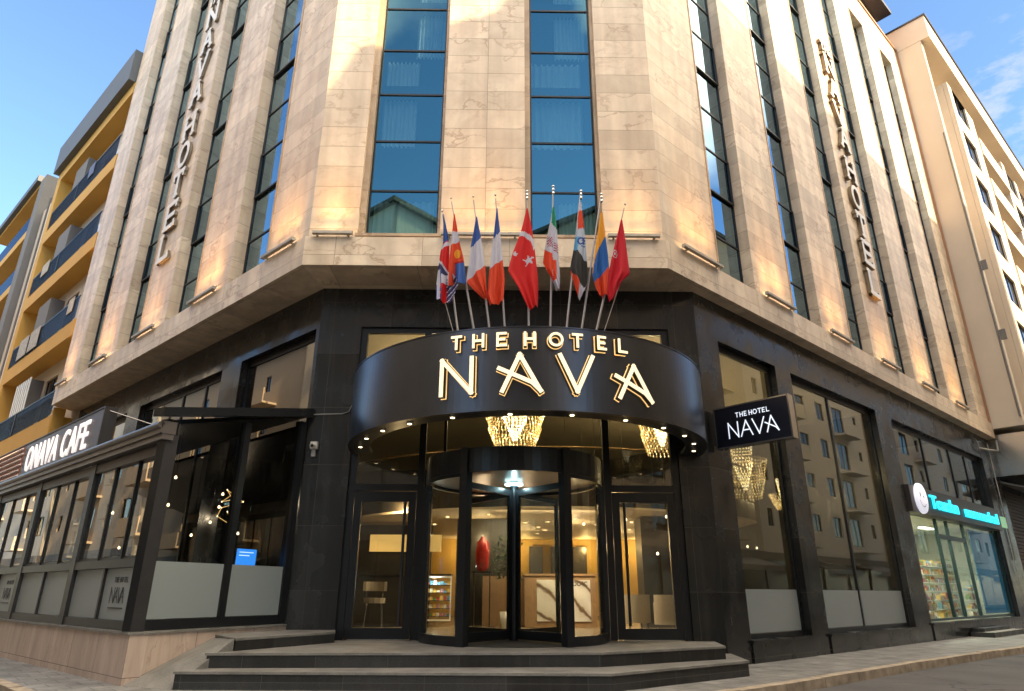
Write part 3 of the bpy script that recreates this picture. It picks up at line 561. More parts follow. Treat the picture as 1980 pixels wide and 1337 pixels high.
# --------------------------------------------------------------- shopfront windows of the right wing
def shopfront(F, a, b, z0, z1, muls, frost, label=None, yg=.22):
    gm_ = M_GSTL if F is GL else M_GST
    g = MB(); w = .07
    g.box(a, a+w, yg-.04, yg+.04, z0, z1); g.box(b-w, b, yg-.04, yg+.04, z0, z1); g.box(a+w, b-w, yg-.038, yg+.038, z0, z0+.1); g.box(a+w, b-w, yg-.038, yg+.038, z1-.16, z1)
    for m_ in muls: g.box(m_-.035, m_+.035, yg-.039, yg+.039, z0+.1, z1-.16)
    fr = part(g, 'shop_window', M_BLACK, hotel, F, label)
    g = MB(); g.box(a+w, b-w, yg-.006, yg+.004, z0+.1, z1-.16); part(g, 'pane', gm_, fr, F)
    if frost:
        xs = [a+w]+sorted(muls)+[b-w]
        for i in range(len(xs)-1):
            g = MB(); g.box(xs[i]+(.04 if i else .01), xs[i+1]-(.04 if i < len(xs)-2 else .01), yg-.014, yg-.008, z0+.11, 1.315); part(g, 'frosted_panel', M_FROST, fr, F)
    return fr
shopfront(GR, .9, 3.65, .33, 6.85, [], True)
shopfront(GR, 4.5, 10.25, .33, 6.85, [7.1], True)
shopfront(GR, 11.6, 22.0, 4.6, 6.8, [14.9, 18.0, 20.0], False)
shopfront(GL, -3.64, -.13, .62, 6.88, [], False)
shopfront(GL, -10.4, -4.7, .62, 6.88, [-7.5, -6.0], False)
shopfront(GL, -16.6, -11.5, .62, 6.85, [-14], False)

# --------------------------------------------------------------- lobby interior (parts of the hotel)
M_CEIL = plain('lobby_ceiling', (.42, .36, .24), .7); M_CEIL2 = plain('lounge_ceiling', (.62, .52, .36), .6)
M_FLOORI = plain('lobby_floor', (.30, .25, .19), .25, noise=.2, nscale=2)
M_DKW = plain('dark_panel', (.035, .03, .022), .35, noise=.3, nscale=2); M_YEL = plain('yellow_wall', (.55, .36, .09), .6, noise=.1, nscale=2); M_WOOD = plain('oak_panel', (.34, .21, .11), .45, noise=.25, nscale=8)
ip = [P3(GL, -17.0, .4), P3(GL, -.1, .4), P3(GR, .1, .4), P3(GR, 11.3, .4), P3(GR, 11.3, 12), (0, 20), P3(GL, -17.0, 12)]
g = MB(); g.prism(ip, .1, TP-.004); part(g, 'lobby_floor', M_FLOORI, hotel, I4)
g = MB(); g.prism(ip, 7.0, 7.2); part(g, 'lobby_ceiling', M_CEIL, hotel, I4)
g = MB()
for i in range(3, 6):
    a, b = Vector(ip[i]), Vector(ip[i+1]); n_ = (b-a).normalized(); n_ = Vector((-n_.y, n_.x))*.1; g.prism([tuple(a), tuple(b), tuple(b+n_), tuple(a+n_)], TP, 7.0)
part(g, 'lobby_wall', M_DKW, hotel, I4)
mez = [(1.5+7.5*math.sin(R(a)), 12-7.2*math.cos(R(a))) for a in range(-60, 61, 6)]+[(8, 17.5), (-5, 17.0)]
g = MB(); g.prism(mez, 3.30, 3.36); part(g, 'lounge_ceiling', M_CEIL2, hotel, I4)
mz2 = [(x, y+.06) for x, y in mez]
g = MB(); g.prism(mz2, 3.365, 3.9); part(g, 'mezzanine_floor', M_DKW, hotel, I4)
g = MB()
for i in range(20): g.quad((*mez[i], 3.95), (*mez[i+1], 3.95), (*mez[i+1], 4.9), (*mez[i], 4.9))
part(g, 'glass_balustrade', M_GCLR, hotel, I4)
g = MB(); g.tube([(*p, 4.93) for p in mez[:21]], .03, 8); part(g, 'handrail', M_BRASS, hotel, I4)
g = MB(); g.box(-4.5, 8, 15.8, 16, TP, 3.3); part(g, 'lounge_wall', M_YEL, hotel, I4)
g = MB()
for x in (-.5, 1.1, 2.0, 2.9, 6.4): g.box(x, x+.55, 15.4, 15.78, TP, 3.0)
part(g, 'wall_panels', M_DKW, hotel, I4)
g = MB(); g.box(3.95, 4.75, 6.6, 7.5, TP, 3.28); part(g, 'dark_column', M_DKW, hotel, I4)
g = MB(); g.box(-1.35, .25, 7.4, 8.2, TP, 3.28); part(g, 'dark_column', M_DKW, hotel, I4)
g = MB(); g.box(-5.2, -2.2, 8.6, 8.8, TP, 3.2); part(g, 'bar_wall', M_DKW, hotel, I4)
g = MB(); g.box(-4.1, -1.9, 8.45, 8.58, 2.4, 2.9); part(g, 'lit_niche', plain('lit_niche', (.8, .55, .2), .6, emis=(1, .62, .18), es=.22), hotel, I4)
def downlight(x, y, z, label, grp):
    t = node('ceiling_light', frame(x, y, 0, z), label, 'ceiling light', grp); g = MB(); g.lathe([(0, -.012), (.05, -.012), (.052, 0)], 0, 0, 10); part(g, 'lamp', M_SPOT, t)
    g = MB(); g.lathe([(.053, 0), (.075, -.014), (.085, 0)], 0, 0, 12); part(g, 'trim_ring', M_CHROME, t)
pr = [(-1.6, 6.9), (-.4, 6.2), (.7, 8.5), (1.4, 8.2), (1.2, 10), (1.5, 11.2), (1.3, 12.6), (3.0, 9), (3.3, 11), (4.0, 8.2), (4.4, 10.8), (5.3, 8.6), (5.6, 11), (-.2, 10.5), (-2.2, 9.2), (2.3, 12.9)]
for x, y in pr: downlight(x, y, 3.29, 'small round recessed light in the cream lounge ceiling behind the entrance doors', 'recessed lights in the lounge ceiling')
for lx, ly, le in ((-.6, 7, 13), (2.2, 8.4, 17), (4.9, 8.6, 15), (.8, 11, 17), (4.2, 12, 17)): lamp('lounge_light', 'POINT', frame(lx, ly, 0, 2.75), le, (1, .74, .42), hotel, rad=.015)
for lx in (-1.5, .9, 3.4, 5.6): lamp('wall_wash', 'POINT', frame(lx, 15.0, 0, 2.9), 20, (1, .66, .25), hotel, rad=.015)
for x, y in ((-2.4, 2.6), (-.8, 4.6), (-2.2, 5.2), (1.9, 3.0), (2.6, 4.6), (5.2, 4.4), (5.6, 6.4), (-3.2, 3.8)): downlight(x, y, 6.99, 'small round recessed light high in the lobby ceiling above the entrance', 'recessed lights in the lobby ceiling')
for lx in (-1.6, .4, 2.4): lamp('lobby_light', 'POINT', frame(lx, 3.1, 0, 6.1), 48, (1, .74, .40), hotel, rad=.015)
lamp('desk_fill_lamp', 'AREA', Matrix.Translation((1.4, 5.15, 3.22)) @ Matrix.Rotation(R(38), 4, 'X'), 85, (1, .78, .50), hotel, 3.4, .5)  # area lamp without a fixture, added under the mezzanine to brighten the desk front
lamp('bar_light', 'POINT', frame(-3, 6.0, 0, 3.4), 28, (1, .7, .35), hotel, rad=.015)
for F, x, e_ in ((GR, 6, 60), (GL, -6, 8)): lamp('hall_light', 'POINT', Matrix.Translation(pt(F, x, 5, 5.5)), e_, (1, .75, .42), hotel, rad=.02)
# reception desk
def marble():
    m, n, l, p = nt('white_marble'); t = n.new('ShaderNodeTexCoord'); mp = n.new('ShaderNodeMapping'); mp.inputs['Rotation'].default_value = (0, R(-42), 0); l.new(t.outputs['Object'], mp.inputs[0])
    w = n.new('ShaderNodeTexWave'); w.wave_type = 'BANDS'; w.bands_direction = 'Z'; w.inputs['Scale'].default_value = .75; w.inputs['Distortion'].default_value = 5; w.inputs['Detail'].default_value = 4; w.inputs['Detail Scale'].default_value = 1.4; l.new(mp.outputs[0], w.inputs['Vector'])
    r = n.new('ShaderNodeValToRGB'); e = r.color_ramp.elements; e[0].position = 0; e[0].color = (.16, .11, .075, 1); e[1].position = .16; e[1].color = (.62, .58, .53, 1); x = e.new(.06); x.color = (.34, .27, .21, 1); x = e.new(1); x.color = (.74, .72, .68, 1); l.new(w.outputs[0], r.inputs[0]); l.new(r.outputs[0], p.inputs['Base Color']); p.inputs['Roughness'].default_value = .2; return m
M_MARB = marble()
desk = node('reception_desk', frame(1.6, 6.6, 0, TP), 'oak reception desk with a veined white marble front, seen through the revolving door', 'desk')
g = MB(); g.box(.62, 2.60, 6.4, 7.1, TP, 1.66); g.box(-.55, .62, 6.9, 7.35, TP, 1.66); g.box(.60, 2.63, 6.36, 7.14, 1.665, 1.72); wpart(g, 'counter', M_WOOD, desk)
g = MB(); g.box(.95, 2.42, 6.37, 6.398, .5, 1.56); wpart(g, 'marble_front', M_MARB, desk)
# bar, stool, armchairs, vase
bar = node('bar_counter', frame(-3.2, 6.8, 0, TP), 'dark bar counter with bottles behind the left side door', 'counter')
g = MB(); g.box(-4.9, -2.35, 6.4, 7.0, TP, 1.66); g.box(-4.95, -1.4, 6.35, 7.05, 1.665, 1.70); wpart(g, 'counter', M_DKW, bar)
case = node('display_case', frame(-1.95, 6.6, 0, TP), 'glazed cake display case with a pale frame beside the bar counter', 'display case')
g = MB()
for x in (-2.33, -1.42): g.box(x, x+.03, 6.42, 6.45, .5, 1.64)
g.box(-2.30, -1.42, 6.42, 6.45, .5, .54); g.box(-2.30, -1.42, 6.42, 6.45, 1.6, 1.64); wpart(g, 'case_frame', M_IVORY, case)
M_GOODS = []
for i, c in enumerate(((.5, .08, .05), (.7, .45, .1), (.75, .7, .6), (.12, .3, .4), (.5, .25, .3), (.15, .3, .08))): M_GOODS.append(plain('goods_%s' % 'abcdef'[i], c, .4))
g = MB()
for k in range(5):
    z = .62+k*.2; g.box(-2.29, -1.40, 6.47, 6.8, z-.02, z)
    for j in range(9): g.box(-2.27+j*.096, -2.20+j*.096, 6.5, 6.6, z+.001, z+.05+.06*random.random(), 1+random.randint(0, 5))
wpart(g, 'shelf', [M_CHROME]+M_GOODS, case)
lamp('case_lamp', 'POINT', Matrix.Translation((-1.85, 6.35, 1.5)), 4, (.9, 1, .9), case, rad=.01)
M_BEIGE = plain('beige_fabric', (.42, .36, .28), .85, noise=.1, nscale=20)
def stool(x, y, lab):
    t = node('bar_stool', frame(x, y, 12, TP), lab, 'stool'); g = MB()
    g.prism([(.24*math.cos(a*.524)*1.1, .22*math.sin(a*.524)) for a in range(12)], .62, .74); part(g, 'seat', M_BEIGE, t)
    g = MB(); g.arc((0, 0), .22, .29, 90, 270, .90, 1.12, 14); part(g, 'backrest', M_BEIGE, t)
    for sx in (-.2, .2):
        for sy in (-.17, .17): g = MB(); g.tube([(sx*1.15, sy*1.15, 0), (sx*.9, sy*.9, .62)], .014, 8); part(g, 'leg', M_CHROME, t)
    g = MB(); [g.tube([(sx, .14, .7), (sx, .18, .92)], .012, 6) for sx in (-.2, .2)]; part(g, 'back_support', M_CHROME, t)
stool(-3.15, 4.6, 'cream upholstered bar stool behind the left glass side door')
def armchair(x, y, rz, lab):
    t = node('armchair', frame(x, y, rz, TP), lab, 'armchair'); g = MB()
    g.box(-.27, .27, -.26, .30, .20, .42); part(g, 'seat', M_BEIGE, t)
    g = MB(); g.arc((0, 0), .32, .40, -62, 62, .16, .84, 24); part(g, 'backrest', M_BEIGE, t)
    for s_ in (-1, 1): g = MB(); g.arc((0, 0), .31, .395, *( (62.5, 125) if s_ > 0 else (-125, -62.5)), .16, .66, 12); part(g, 'armrest', M_BEIGE, t)
    for sx in (-.25, .25):
        for sy in (-.28, .24): g = MB(); g.tube([(sx, sy, 0), (sx*.95, sy*.95, .16)], .018, 8); part(g, 'leg', M_BLACK, t)
armchair(3.45, 5.5, 8, 'beige armchair with its back to the right glass side door')
armchair(4.15, 4.6, -20, 'taller looking beige armchair at the right edge of the right side door')
red = node('red_vase', frame(-.52, 5.2, 0, 1.74), 'tall mottled red glass vase on a black stand behind the revolving door', 'vase')
g = MB(); g.lathe([(0, .0), (.10, .01), (.17, .1), (.18, .5), (.16, .72), (.07, .8), (.06, .86)], 0, 0, 20); part(g, 'vessel', plain('red_glass', (.45, .02, .01), .2, emis=(.6, .04, .01), es=.03, noise=.95, nscale=16), red)
st = node('black_stand', frame(-.52, 5.2, 0, TP), 'slim black pedestal table carrying the red vase', 'pedestal')
g = MB(); g.box(-.26, .26, -.2, .2, 1.34, 1.385); part(g, 'top', M_DKW, st); g = MB(); g.box(-.22, -.19, -.15, .15, 0, 1.34); g.box(.19, .22, -.15, .15, 0, 1.34); part(g, 'leg', M_DKW, st)
plant = node('indoor_plant', frame(.15, 5.9, 0, TP), 'dark leafy indoor plant behind the revolving door shaft', 'plant')
g = MB()
for i in range(240):
    a = random.random()*6.28; r_ = random.random()**.5*.42; z = 1.2+random.random()*1.15; b = Vector((r_*math.cos(a), r_*math.sin(a), z)); d = Vector((random.uniform(-1, 1), random.uniform(-1, 1), random.uniform(-.6, 1))).normalized()*.09; s_ = d.cross(Vector((0, 0, 1))).normalized()*.03
    g.quad(tuple(b-d), tuple(b+s_), tuple(b+d), tuple(b-s_))
part(g, 'foliage', plain('leaf', (.03, .06, .02), .5), plant); g = MB(); g.tube([(0, 0, .3), (.03, 0, 1.0), (0, .02, 1.9)], [.03, .02, .01], 8); part(g, 'stem', M_WOOD, plant); g = MB(); g.lathe([(0, 0), (.16, 0), (.21, .4), (.19, .4), (.15, .3), (0, .3)], 0, 0, 20); part(g, 'pot', M_IVORY, plant)
# chandeliers
M_CRY1 = plain('crystal_bright', (1, .85, .6), .2, emis=(1, .74, .34), es=.55); M_CRY2 = plain('crystal_dim', (.6, .45, .22), .15, emis=(1, .62, .2), es=.12); M_CRY3 = plain('crystal_white', (1, .95, .8), .2, emis=(1, .88, .6), es=1.0)
def chandelier(x, y, zb, zt, r, label, e=60):
    t = node('chandelier', frame(x, y, 0, zt), label, 'chandelier', None); H = zt-zb; rnd = random.Random(int(x*100))
    def tier(name, r0, r1, z0, z1, rows, mats):
        g = MB()
        for k in range(rows):
            f = k/(rows-1); rr = r0+(r1-r0)*f; z = z0+(z1-z0)*f; n = max(14, int(rr*62))
            for i in range(n):
                a = 2*math.pi*(i+.5*(k % 2))/n; g.octa((rr*math.cos(a), rr*math.sin(a), z-zt), .015+.006*rnd.random(), .038, rnd.choice(mats))
        part(g, name, [M_CRY1, M_CRY2, M_CRY3], t)
    tier('outer_tier', r, r*.80, zb+H*.42, zb+H*.22, 7, [0, 1, 1, 1]); tier('lower_tier', r*.86, r*.62, zb+H*.22, zb, 8, [0, 1, 1]); tier('inner_tier', r*.52, r*.40, zt-.12, zb+H*.40, 16, [2, 0, 0]); tier('inner_tip', r*.38, r*.08, zb+H*.36, zb+H*.10, 8, [2, 0, 2])
    g = MB(); g.lathe([(0, 0), (r*.5, 0), (r*.52, -.08), (0, -.1)], 0, 0, 32); g.arc((0, 0), r*.76, r*.8, -180, 180, zb+H*.43-zt, zb+H*.45-zt, 40); part(g, 'metal_frame', M_BRASS, t)
    lamp('chandelier_light', 'POINT', Matrix.Translation((x, y, zb+H*.3)), e, (1, .74, .38), t, rad=.015)
chandelier(.30, 4.0, 4.72, 6.95, .80, 'tiered crystal chandelier glowing above the revolving door', 40)
chandelier(4.15, 4.1, 4.62, 6.95, .62, 'crystal chandelier glowing behind the right side of the canopy', 25)
p_ = pt(GR, 4.0, 2.6); chandelier(p_.x, p_.y, 5.4, 6.95, .85, 'crystal chandelier glowing high behind the first right wing window', 45)
p_ = pt(GR, 7.6, 3.4); chandelier(p_.x, p_.y, 4.1, 6.95, .75, 'long crystal chandelier behind the double right wing window', 35)
p_ = pt(GR, 9.6, 3.0); chandelier(p_.x, p_.y, 3.9, 5.0, .6, 'low crystal chandelier beside the long one behind the double right wing window', 20)

# --------------------------------------------------------------- candy shop at the far end of the right wing
shop = node('corner_shop', GR @ Matrix.Translation((16.8, .2, .38)), 'small brightly lit sweet shop with turquoise lettering in the right wing', 'shop')
g = MB(); g.box(11.62, 21.98, -.12, .28, 3.74, 4.59); part(g, 'fascia', plain('shop_fascia', (.035, .03, .03), .4), shop, GR)
g = MB()
for x in (11.62, 14.55, 14.62+1.1, 17.55, 21.9): g.box(x, x+.09, .16, .26, .5, 3.72)
g.box(11.71, 21.9, .162, .258, .42, .5)
g.box(14.64, 17.55, .163, .257, 3.05, 3.2)
part(g, 'shop_frame', plain('teal_frame', (.02, .05, .055), .35, .4), shop, GR)
g = MB(); g.box(11.7, 21.9, .205, .215, .5, 3.72); part(g, 'pane', M_GCLR, shop, GR)
g = MB(); g.box(11.6, 22, 3.4, 3.5, .3, 3.9); g.box(11.55, 11.6, .33, 3.5, .3, 3.9); g.box(22.0, 22.05, .33, 3.5, .3, 3.9); g.box(11.6, 22, .33, 3.4, 3.72, 3.8); g.box(11.6, 22, .33, 3.4, .3, .39); part(g, 'shop_wall', plain('mint_wall', (.60, .62, .50), .7), shop, GR)
random.seed(11)
for sx0, sx1, sy, zz in ((11.8, 13.9, 1.5, 7), (13.0, 17.4, 2.9, 9), (17.7, 21.5, 1.9, 7), (11.75, 14.3, .6, 3), (15.9, 17.5, .9, 3), (17.8, 19.1, .5, 4)):
    g = MB()
    for k in range(zz):
        z = .42+k*.31; g.box(sx0, sx1, sy, sy+.34, z-.02, z); n = int((sx1-sx0)/.11)
        for j in range(n):
            h = .09+.14*random.random(); g.box(sx0+j*.11, sx0+j*.11+.09, sy+.01, sy+.15, z+.001, z+h, 1+random.choice([0, 0, 1, 1, 2, 2, 2, 3, 4, 5]))
    part(g, 'sweet_shelf', [M_IVORY]+M_GOODS, shop, GR)
g = MB(); g.box(18.6, 21.85, .27, .30, .55, 3.6); part(g, 'blue_poster', plain('blue_film', (.015, .16, .32), .4, noise=.6, nscale=1.5, emis=(.01, .12, .22), es=.22), shop, GR)
g = MB(); g.arc((0, 0), .42, .52, 90, 270, 0, .06, 24)
M_ = GR @ Matrix.Translation((13.6, 1.42, 1.9)) @ Matrix.Rotation(R(90), 4, 'X'); g2 = MB(); g2.arc((0, 0), .55, .68, 0, 360, 0, .05, 40); part(g2, 'round_shelf_frame', M_FRAME, shop, M_)
for x in (12.6, 15.6, 18.2): lamp('shop_lamp', 'AREA', GR @ Matrix.Translation((x, 1.6, 3.68)), 48, (.95, 1, .82), shop, 1.6, .5)
for x in (12.6, 15.6, 18.2):
    g = MB(); g.box(x-.6, x+.6, 1.5, 1.7, 3.69, 3.715); part(g, 'ceiling_lamp', plain('shop_tube', (1, 1, .9), .5, emis=(.95, 1, .85), es=5), shop, GR)
ssign = node('shop_sign', GR @ Matrix.Translation((16.8, -.12, 3.8)), 'turquoise glowing script letters with a round white logo over the sweet shop', 'sign')
def text(body, size, ext, mat, parent, M, name='lettering', bold=0, xs=1, shear=0, align='LEFT', sp=1.):
    cu = bpy.data.curves.new(name, 'FONT'); cu.body = body; cu.size = size; cu.extrude = ext; cu.offset = bold; cu.shear = shear; cu.align_x = align; cu.space_character = sp; cu.resolution_u = 3
    ob = bpy.data.objects.new(name, cu); col.objects.link(ob); bpy.context.view_layer.update()
    me = bpy.data.meshes.new_from_object(ob.evaluated_get(bpy.context.evaluated_depsgraph_get())); bpy.data.objects.remove(ob); bpy.data.curves.remove(cu)
    me.materials.clear(); me.materials.append(mat); me.name = name
    o = bpy.data.objects.new(name, me); col.objects.link(o)
    reg(o, M @ Matrix.Rotation(R(90), 4, 'X') @ Matrix.Diagonal((xs, 1, 1, 1)), parent); return o
text('OO4C', .17, .002, plain('desk_letters', (.05, .035, .025), .5), desk, Matrix.Translation((1.93, 6.366, 1.40)), xs=.85, bold=.003)
M_TURQ = plain('turquoise_lamp', (.05, .6, .7), .5, emis=(.02, .58, .78), es=.6)
text('Tcunhn', .62, .03, M_TURQ, ssign, GR @ Matrix.Translation((13.35, -.165, 3.97)), xs=1.55, bold=.012)
text('ımmnnslnal', .56, .03, M_TURQ, ssign, GR @ Matrix.Translation((17.0, -.165, 3.95)), xs=1.75, bold=.014)
g = MB(); M_ = GR @ Matrix.Translation((12.45, -.16, 4.2)) @ Matrix.Rotation(R(90), 4, 'X'); g.lathe([(0, .05), (.48, .05), (.5, .0), (.5, -.04)], 0, 0, 36); part(g, 'round_logo', plain('logo_white', (.9, .9, .95), .5, emis=(.85, .85, 1), es=.22), ssign, M_)
g = MB()
for k in range(9): a = R(200+15*k); g.octa((.28*math.cos(a), .26*math.sin(a)-.02, .052), .03, .004)
g.octa((-.16, .08, .052), .05, .004); g.octa((.14, .06, .052), .05, .004); g.box(-.2, -.13, .06, .18, .051, .054); part(g, 'logo_mark', M_FRAME, ssign, M_)
g = MB(); g.box(22.25, 23.2, -.06, -.01, 3.9, 4.35); gs = part(g, 'small_green_sign', plain('green_sign', (.16, .30, .18), .5, emis=(.25, .5, .3), es=.25), None, GR, 'small pale green plaque on the dark pier right of the sweet shop', 'sign')
dstep = node('door_step', GR @ Matrix.Translation((17, -.5, -.1)), 'low dark stone step at the sweet shop door', 'step')
g = MB(); g.box(14.9, 18.6, -.75, -.08, -.1, .04); g.box(15.2, 18.3, -.42, -.08, .042, .16); part(g, 'step_block', M_STEP, dstep, GR); g = MB(); g.box(14.88, 18.62, -.77, -.425, .041, .06); part(g, 'tread', M_TREAD, dstep, GR)

# --------------------------------------------------------------- projecting sign on the right
M_NAVY = plain('sign_navy', (.006, .008, .016), .25); M_WHT = plain('sign_white', (.8, .85, .95), .5, emis=(.75, .85, 1), es=.25)
SB = GR @ Matrix.Translation((.12, 0, 0)) @ Matrix.Rotation(R(90), 4, 'Z')       # local x runs into the wall, -x sticks out; text reads on the side facing the corner
SB = GR @ Matrix.Translation((.30, 0, 0)) @ Matrix.Rotation(R(-90), 4, 'Z')      # local x = outwards from the wall
bl = node('projecting_sign', SB @ Matrix.Translation((.95, 0, 4.12)), 'black projecting box sign reading THE HOTEL NAVA beside the canopy', 'sign')
g = MB(); g.box(.12, 1.78, -.09, .09, 4.16, 5.0); part(g, 'sign_box', M_NAVY, bl, SB)
g = MB()
for x0, x1, z0, z1 in ((.10, 1.8, 4.13, 4.16), (.10, 1.8, 5.0, 5.03), (.09, .12, 4.13, 5.03), (1.78, 1.81, 4.13, 5.03)): g.box(x0, x1, -.1, .1, z0, z1)
g.box(0, .1, -.03, .03, 4.25, 4.95); part(g, 'sign_frame', M_CHROME, bl, SB)
PB = lambda x, o, z: (x, -.09-o, z)
for i, (ch, x, w) in enumerate((('T', .62, .06), ('H', .72, .06), ('E', .82, .05), ('H', .93, .06), ('O', 1.02, .08), ('T', 1.13, .07), ('E', 1.23, .05), ('L', 1.32, .05))):
    g = MB(); glyph(g, ch, x, 4.755, w, .09, .016, .002, .006, PB, False); part(g, 'letter', M_WHT, bl, SB)
for ch, x, w in (('N', .42, .22), ('A', .70, .26), ('V', .98, .26), ('X', 1.26, .27)):
    g = MB(); glyph(g, ch, x, 4.33, w, .32, .026, .002, .006, PB, False); part(g, 'letter', M_WHT, bl, SB)

# --------------------------------------------------------------- cafe enclosure on the left
cafe = node('glass_enclosure', frame(-5.69, -1.86, AL, -.1), 'dark framed glass cafe enclosure on a rose travertine plinth', 'enclosure')
CL = 14.6
g = MB(); g.box(-CL, 0, 0, .28, -.2, .60); part(g, 'plinth', M_PLINTH, cafe, FC)
g = MB(); g.prism([(0, .0), (3.34, .0), (3.34, .24), (.29, .24)], -.2, .60); part(g, 'plinth', M_PLINTH, cafe, FS)
g = MB(); g.box(-CL, .02, -.03, .3, .602, .64); part(g, 'plinth_cap', M_TREAD, cafe, FC)
g = MB(); g.box(.02, 3.3, -.03, .26, .603, .641); part(g, 'plinth_cap', M_TREAD, cafe, FS)
posts = [0, -3.5, -7.1, -10.75, -14.4]
for x in posts[1:]: g = MB(); g.box(x-.13, x+.13, .02, .2, .645, 3.62); part(g, 'frame_post', M_FRAME, cafe, FC)
g = MB(); g.box(-.22, -.0, .0, .2, .645, 3.72); part(g, 'frame_post', M_FRAME, cafe, FC)
for i in range(4):
    b, a = posts[i]-(.13 if i else .22), posts[i+1]+.13; g = MB()
    g.box(a, b, .04, .16, .645, .78); part(g, 'bottom_rail', M_FRAME, cafe, FC); g = MB(); g.box(a, b, .03, .17, 1.60, 1.74); part(g, 'middle_rail', M_FRAME, cafe, FC); g = MB(); g.box(a, b, .035, .165, 3.42, 3.6); part(g, 'top_rail', M_FRAME, cafe, FC); g = MB(); g.box((a+b)/2-.035, (a+b)/2+.035, .045, .155, .78, 1.60); part(g, 'mullion', M_FRAME, cafe, FC)
for i in range(4):
    b, a = posts[i]-(.13 if i else .22), posts[i+1]+.13; w_ = (b-a)/3
    g = MB()
    for k in range(3):
        yy = .08+.025*k; x0, x1 = a+k*w_, a+(k+1)*w_
        g.box(x0, x0+.03, yy-.012, yy+.012, 1.74, 3.42); g.box(x1-.03, x1, yy-.0125, yy+.0125, 1.74, 3.42); g.box(x0+.03, x1-.03, yy-.012, yy+.012, 1.741, 1.79)
    s_ = part(g, 'sliding_window', M_SASH, cafe, FC)
    g = MB()
    for k in range(3): yy = .08+.025*k; x0, x1 = a+k*w_, a+(k+1)*w_; g.quad((x0+.03, yy, 1.79), (x1-.03, yy, 1.79), (x1-.03, yy, 3.42), (x0+.03, yy, 3.42))
    part(g, 'pane', M_GCAFE, s_, FC)
    for x0, x1 in ((a+.01, (a+b)/2-.04), ((a+b)/2+.04, b-.01)): g = MB(); g.box(x0, x1, .09, .105, .785, 1.595); part(g, 'frosted_panel', M_FROST, cafe, FC)
g = MB(); g.box(-CL, .05, -.13, .12, 3.72, 3.93); g.box(-CL, .04, -.09, .1, 3.622, 3.718); g.tube([(-CL, -.13, 3.86), (.05, -.13, 3.86)], .06, 10); part(g, 'gutter', M_GUTTER, cafe, FC)
# side towards the steps
g = MB(); zt = lambda x, y: 4.02+x*.235
for q in ((.0, .20, .0, .2, .645, 3.99), (1.66, 1.80, .02, .16, .80, 4.3), (3.12, 3.28, .02, .18, .645, 4.65)): g = MB(); g.box(*q); part(g, 'frame_post', M_BLACK, cafe, FS)
g = MB(); g.box(.2, 3.12, .03, .15, .645, .80); part(g, 'frame_rail', M_BLACK, cafe, FS)
g = MB(); g.prism([(-.22, -.12), (3.3, -.12), (3.3, .14), (-.22, .14)], lambda x, y: 3.99+max(x, 0)*.235, lambda x, y: 4.18+x*.235); part(g, 'roof_beam', M_BLACK, cafe, FS)
g = MB(); g.add([(.2, .09, .8), (3.12, .09, .8), (3.12, .09, 4.72), (.2, .09, 4.03)], [(0, 1, 2, 3)]); part(g, 'side_pane', glass('side_glass', (.5, .5, .47), (.8, .8, .8), .02), cafe, FS)
for x0, x1 in ((.21, 1.65), (1.81, 3.11)): g = MB(); g.box(x0, x1, .06, .075, .81, 1.69); part(g, 'frosted_panel', M_FROST, cafe, FS)
g = MB(); a1, a2, b1, b2 = pt(FC, .0, -.05, 3.95), pt(FC, -CL, -.05, 3.95), pt(FC, -CL, 3.1, 4.9), pt(GL, -.02, -.02, 4.86)
g.add([tuple(a1), tuple(a2), tuple(b1), tuple(b2)], [(0, 1, 2, 3)]); g.add([tuple(v+Vector((0, 0, -.08))) for v in (a1, a2, b1, b2)], [(3, 2, 1, 0)]); part(g, 'lean_to_roof', M_BLACK, cafe, I4)
g = MB(); g.prism([P3(FC, -CL, .3), P3(FC, -.3, .3), P3(FS, 3.3, .26), P3(GL, -CL+1, -.03)], .3, .60); part(g, 'cafe_floor', plain('cafe_floor', (.06, .045, .035), .3), cafe, I4)
# NAVA lettering on the frosted panels
PF = lambda x, o, z: (x, .085-o, z)
for xo in (-1.3, -8.2):
    M_TXT = bpy.data.materials.get('film_text') or plain('film_text', (.035, .037, .045), .5)
    lg = node('window_lettering', FC @ Matrix.Translation((xo, .08, 1.0)), 'dark THE HOTEL NAVA lettering on the frosted panel '+('nearest the enclosure corner' if xo > -5 else 'at the left photo edge'), 'lettering')
    g = MB()
    for i, (ch, x) in enumerate(zip('THEHOTEL', (0, .075, .15, .25, .325, .42, .49, .56))): glyph(g, ch, xo+x, 1.37, .045, .075, .012, 0, .003, PF)
    part(g, 'small_letters', M_TXT, lg, FC)
    g = MB()
    for ch, x in (('N', 0.), ('A', .17), ('V', .33), ('A', .44)): glyph(g, ch, xo-.08+x, 1.05, .17, .23, .018, 0, .003+.002*x, PF)
    g.box(xo-.08, xo+.55, .076, .084, .955, .975); part(g, 'large_letters', M_TXT, lg, FC)
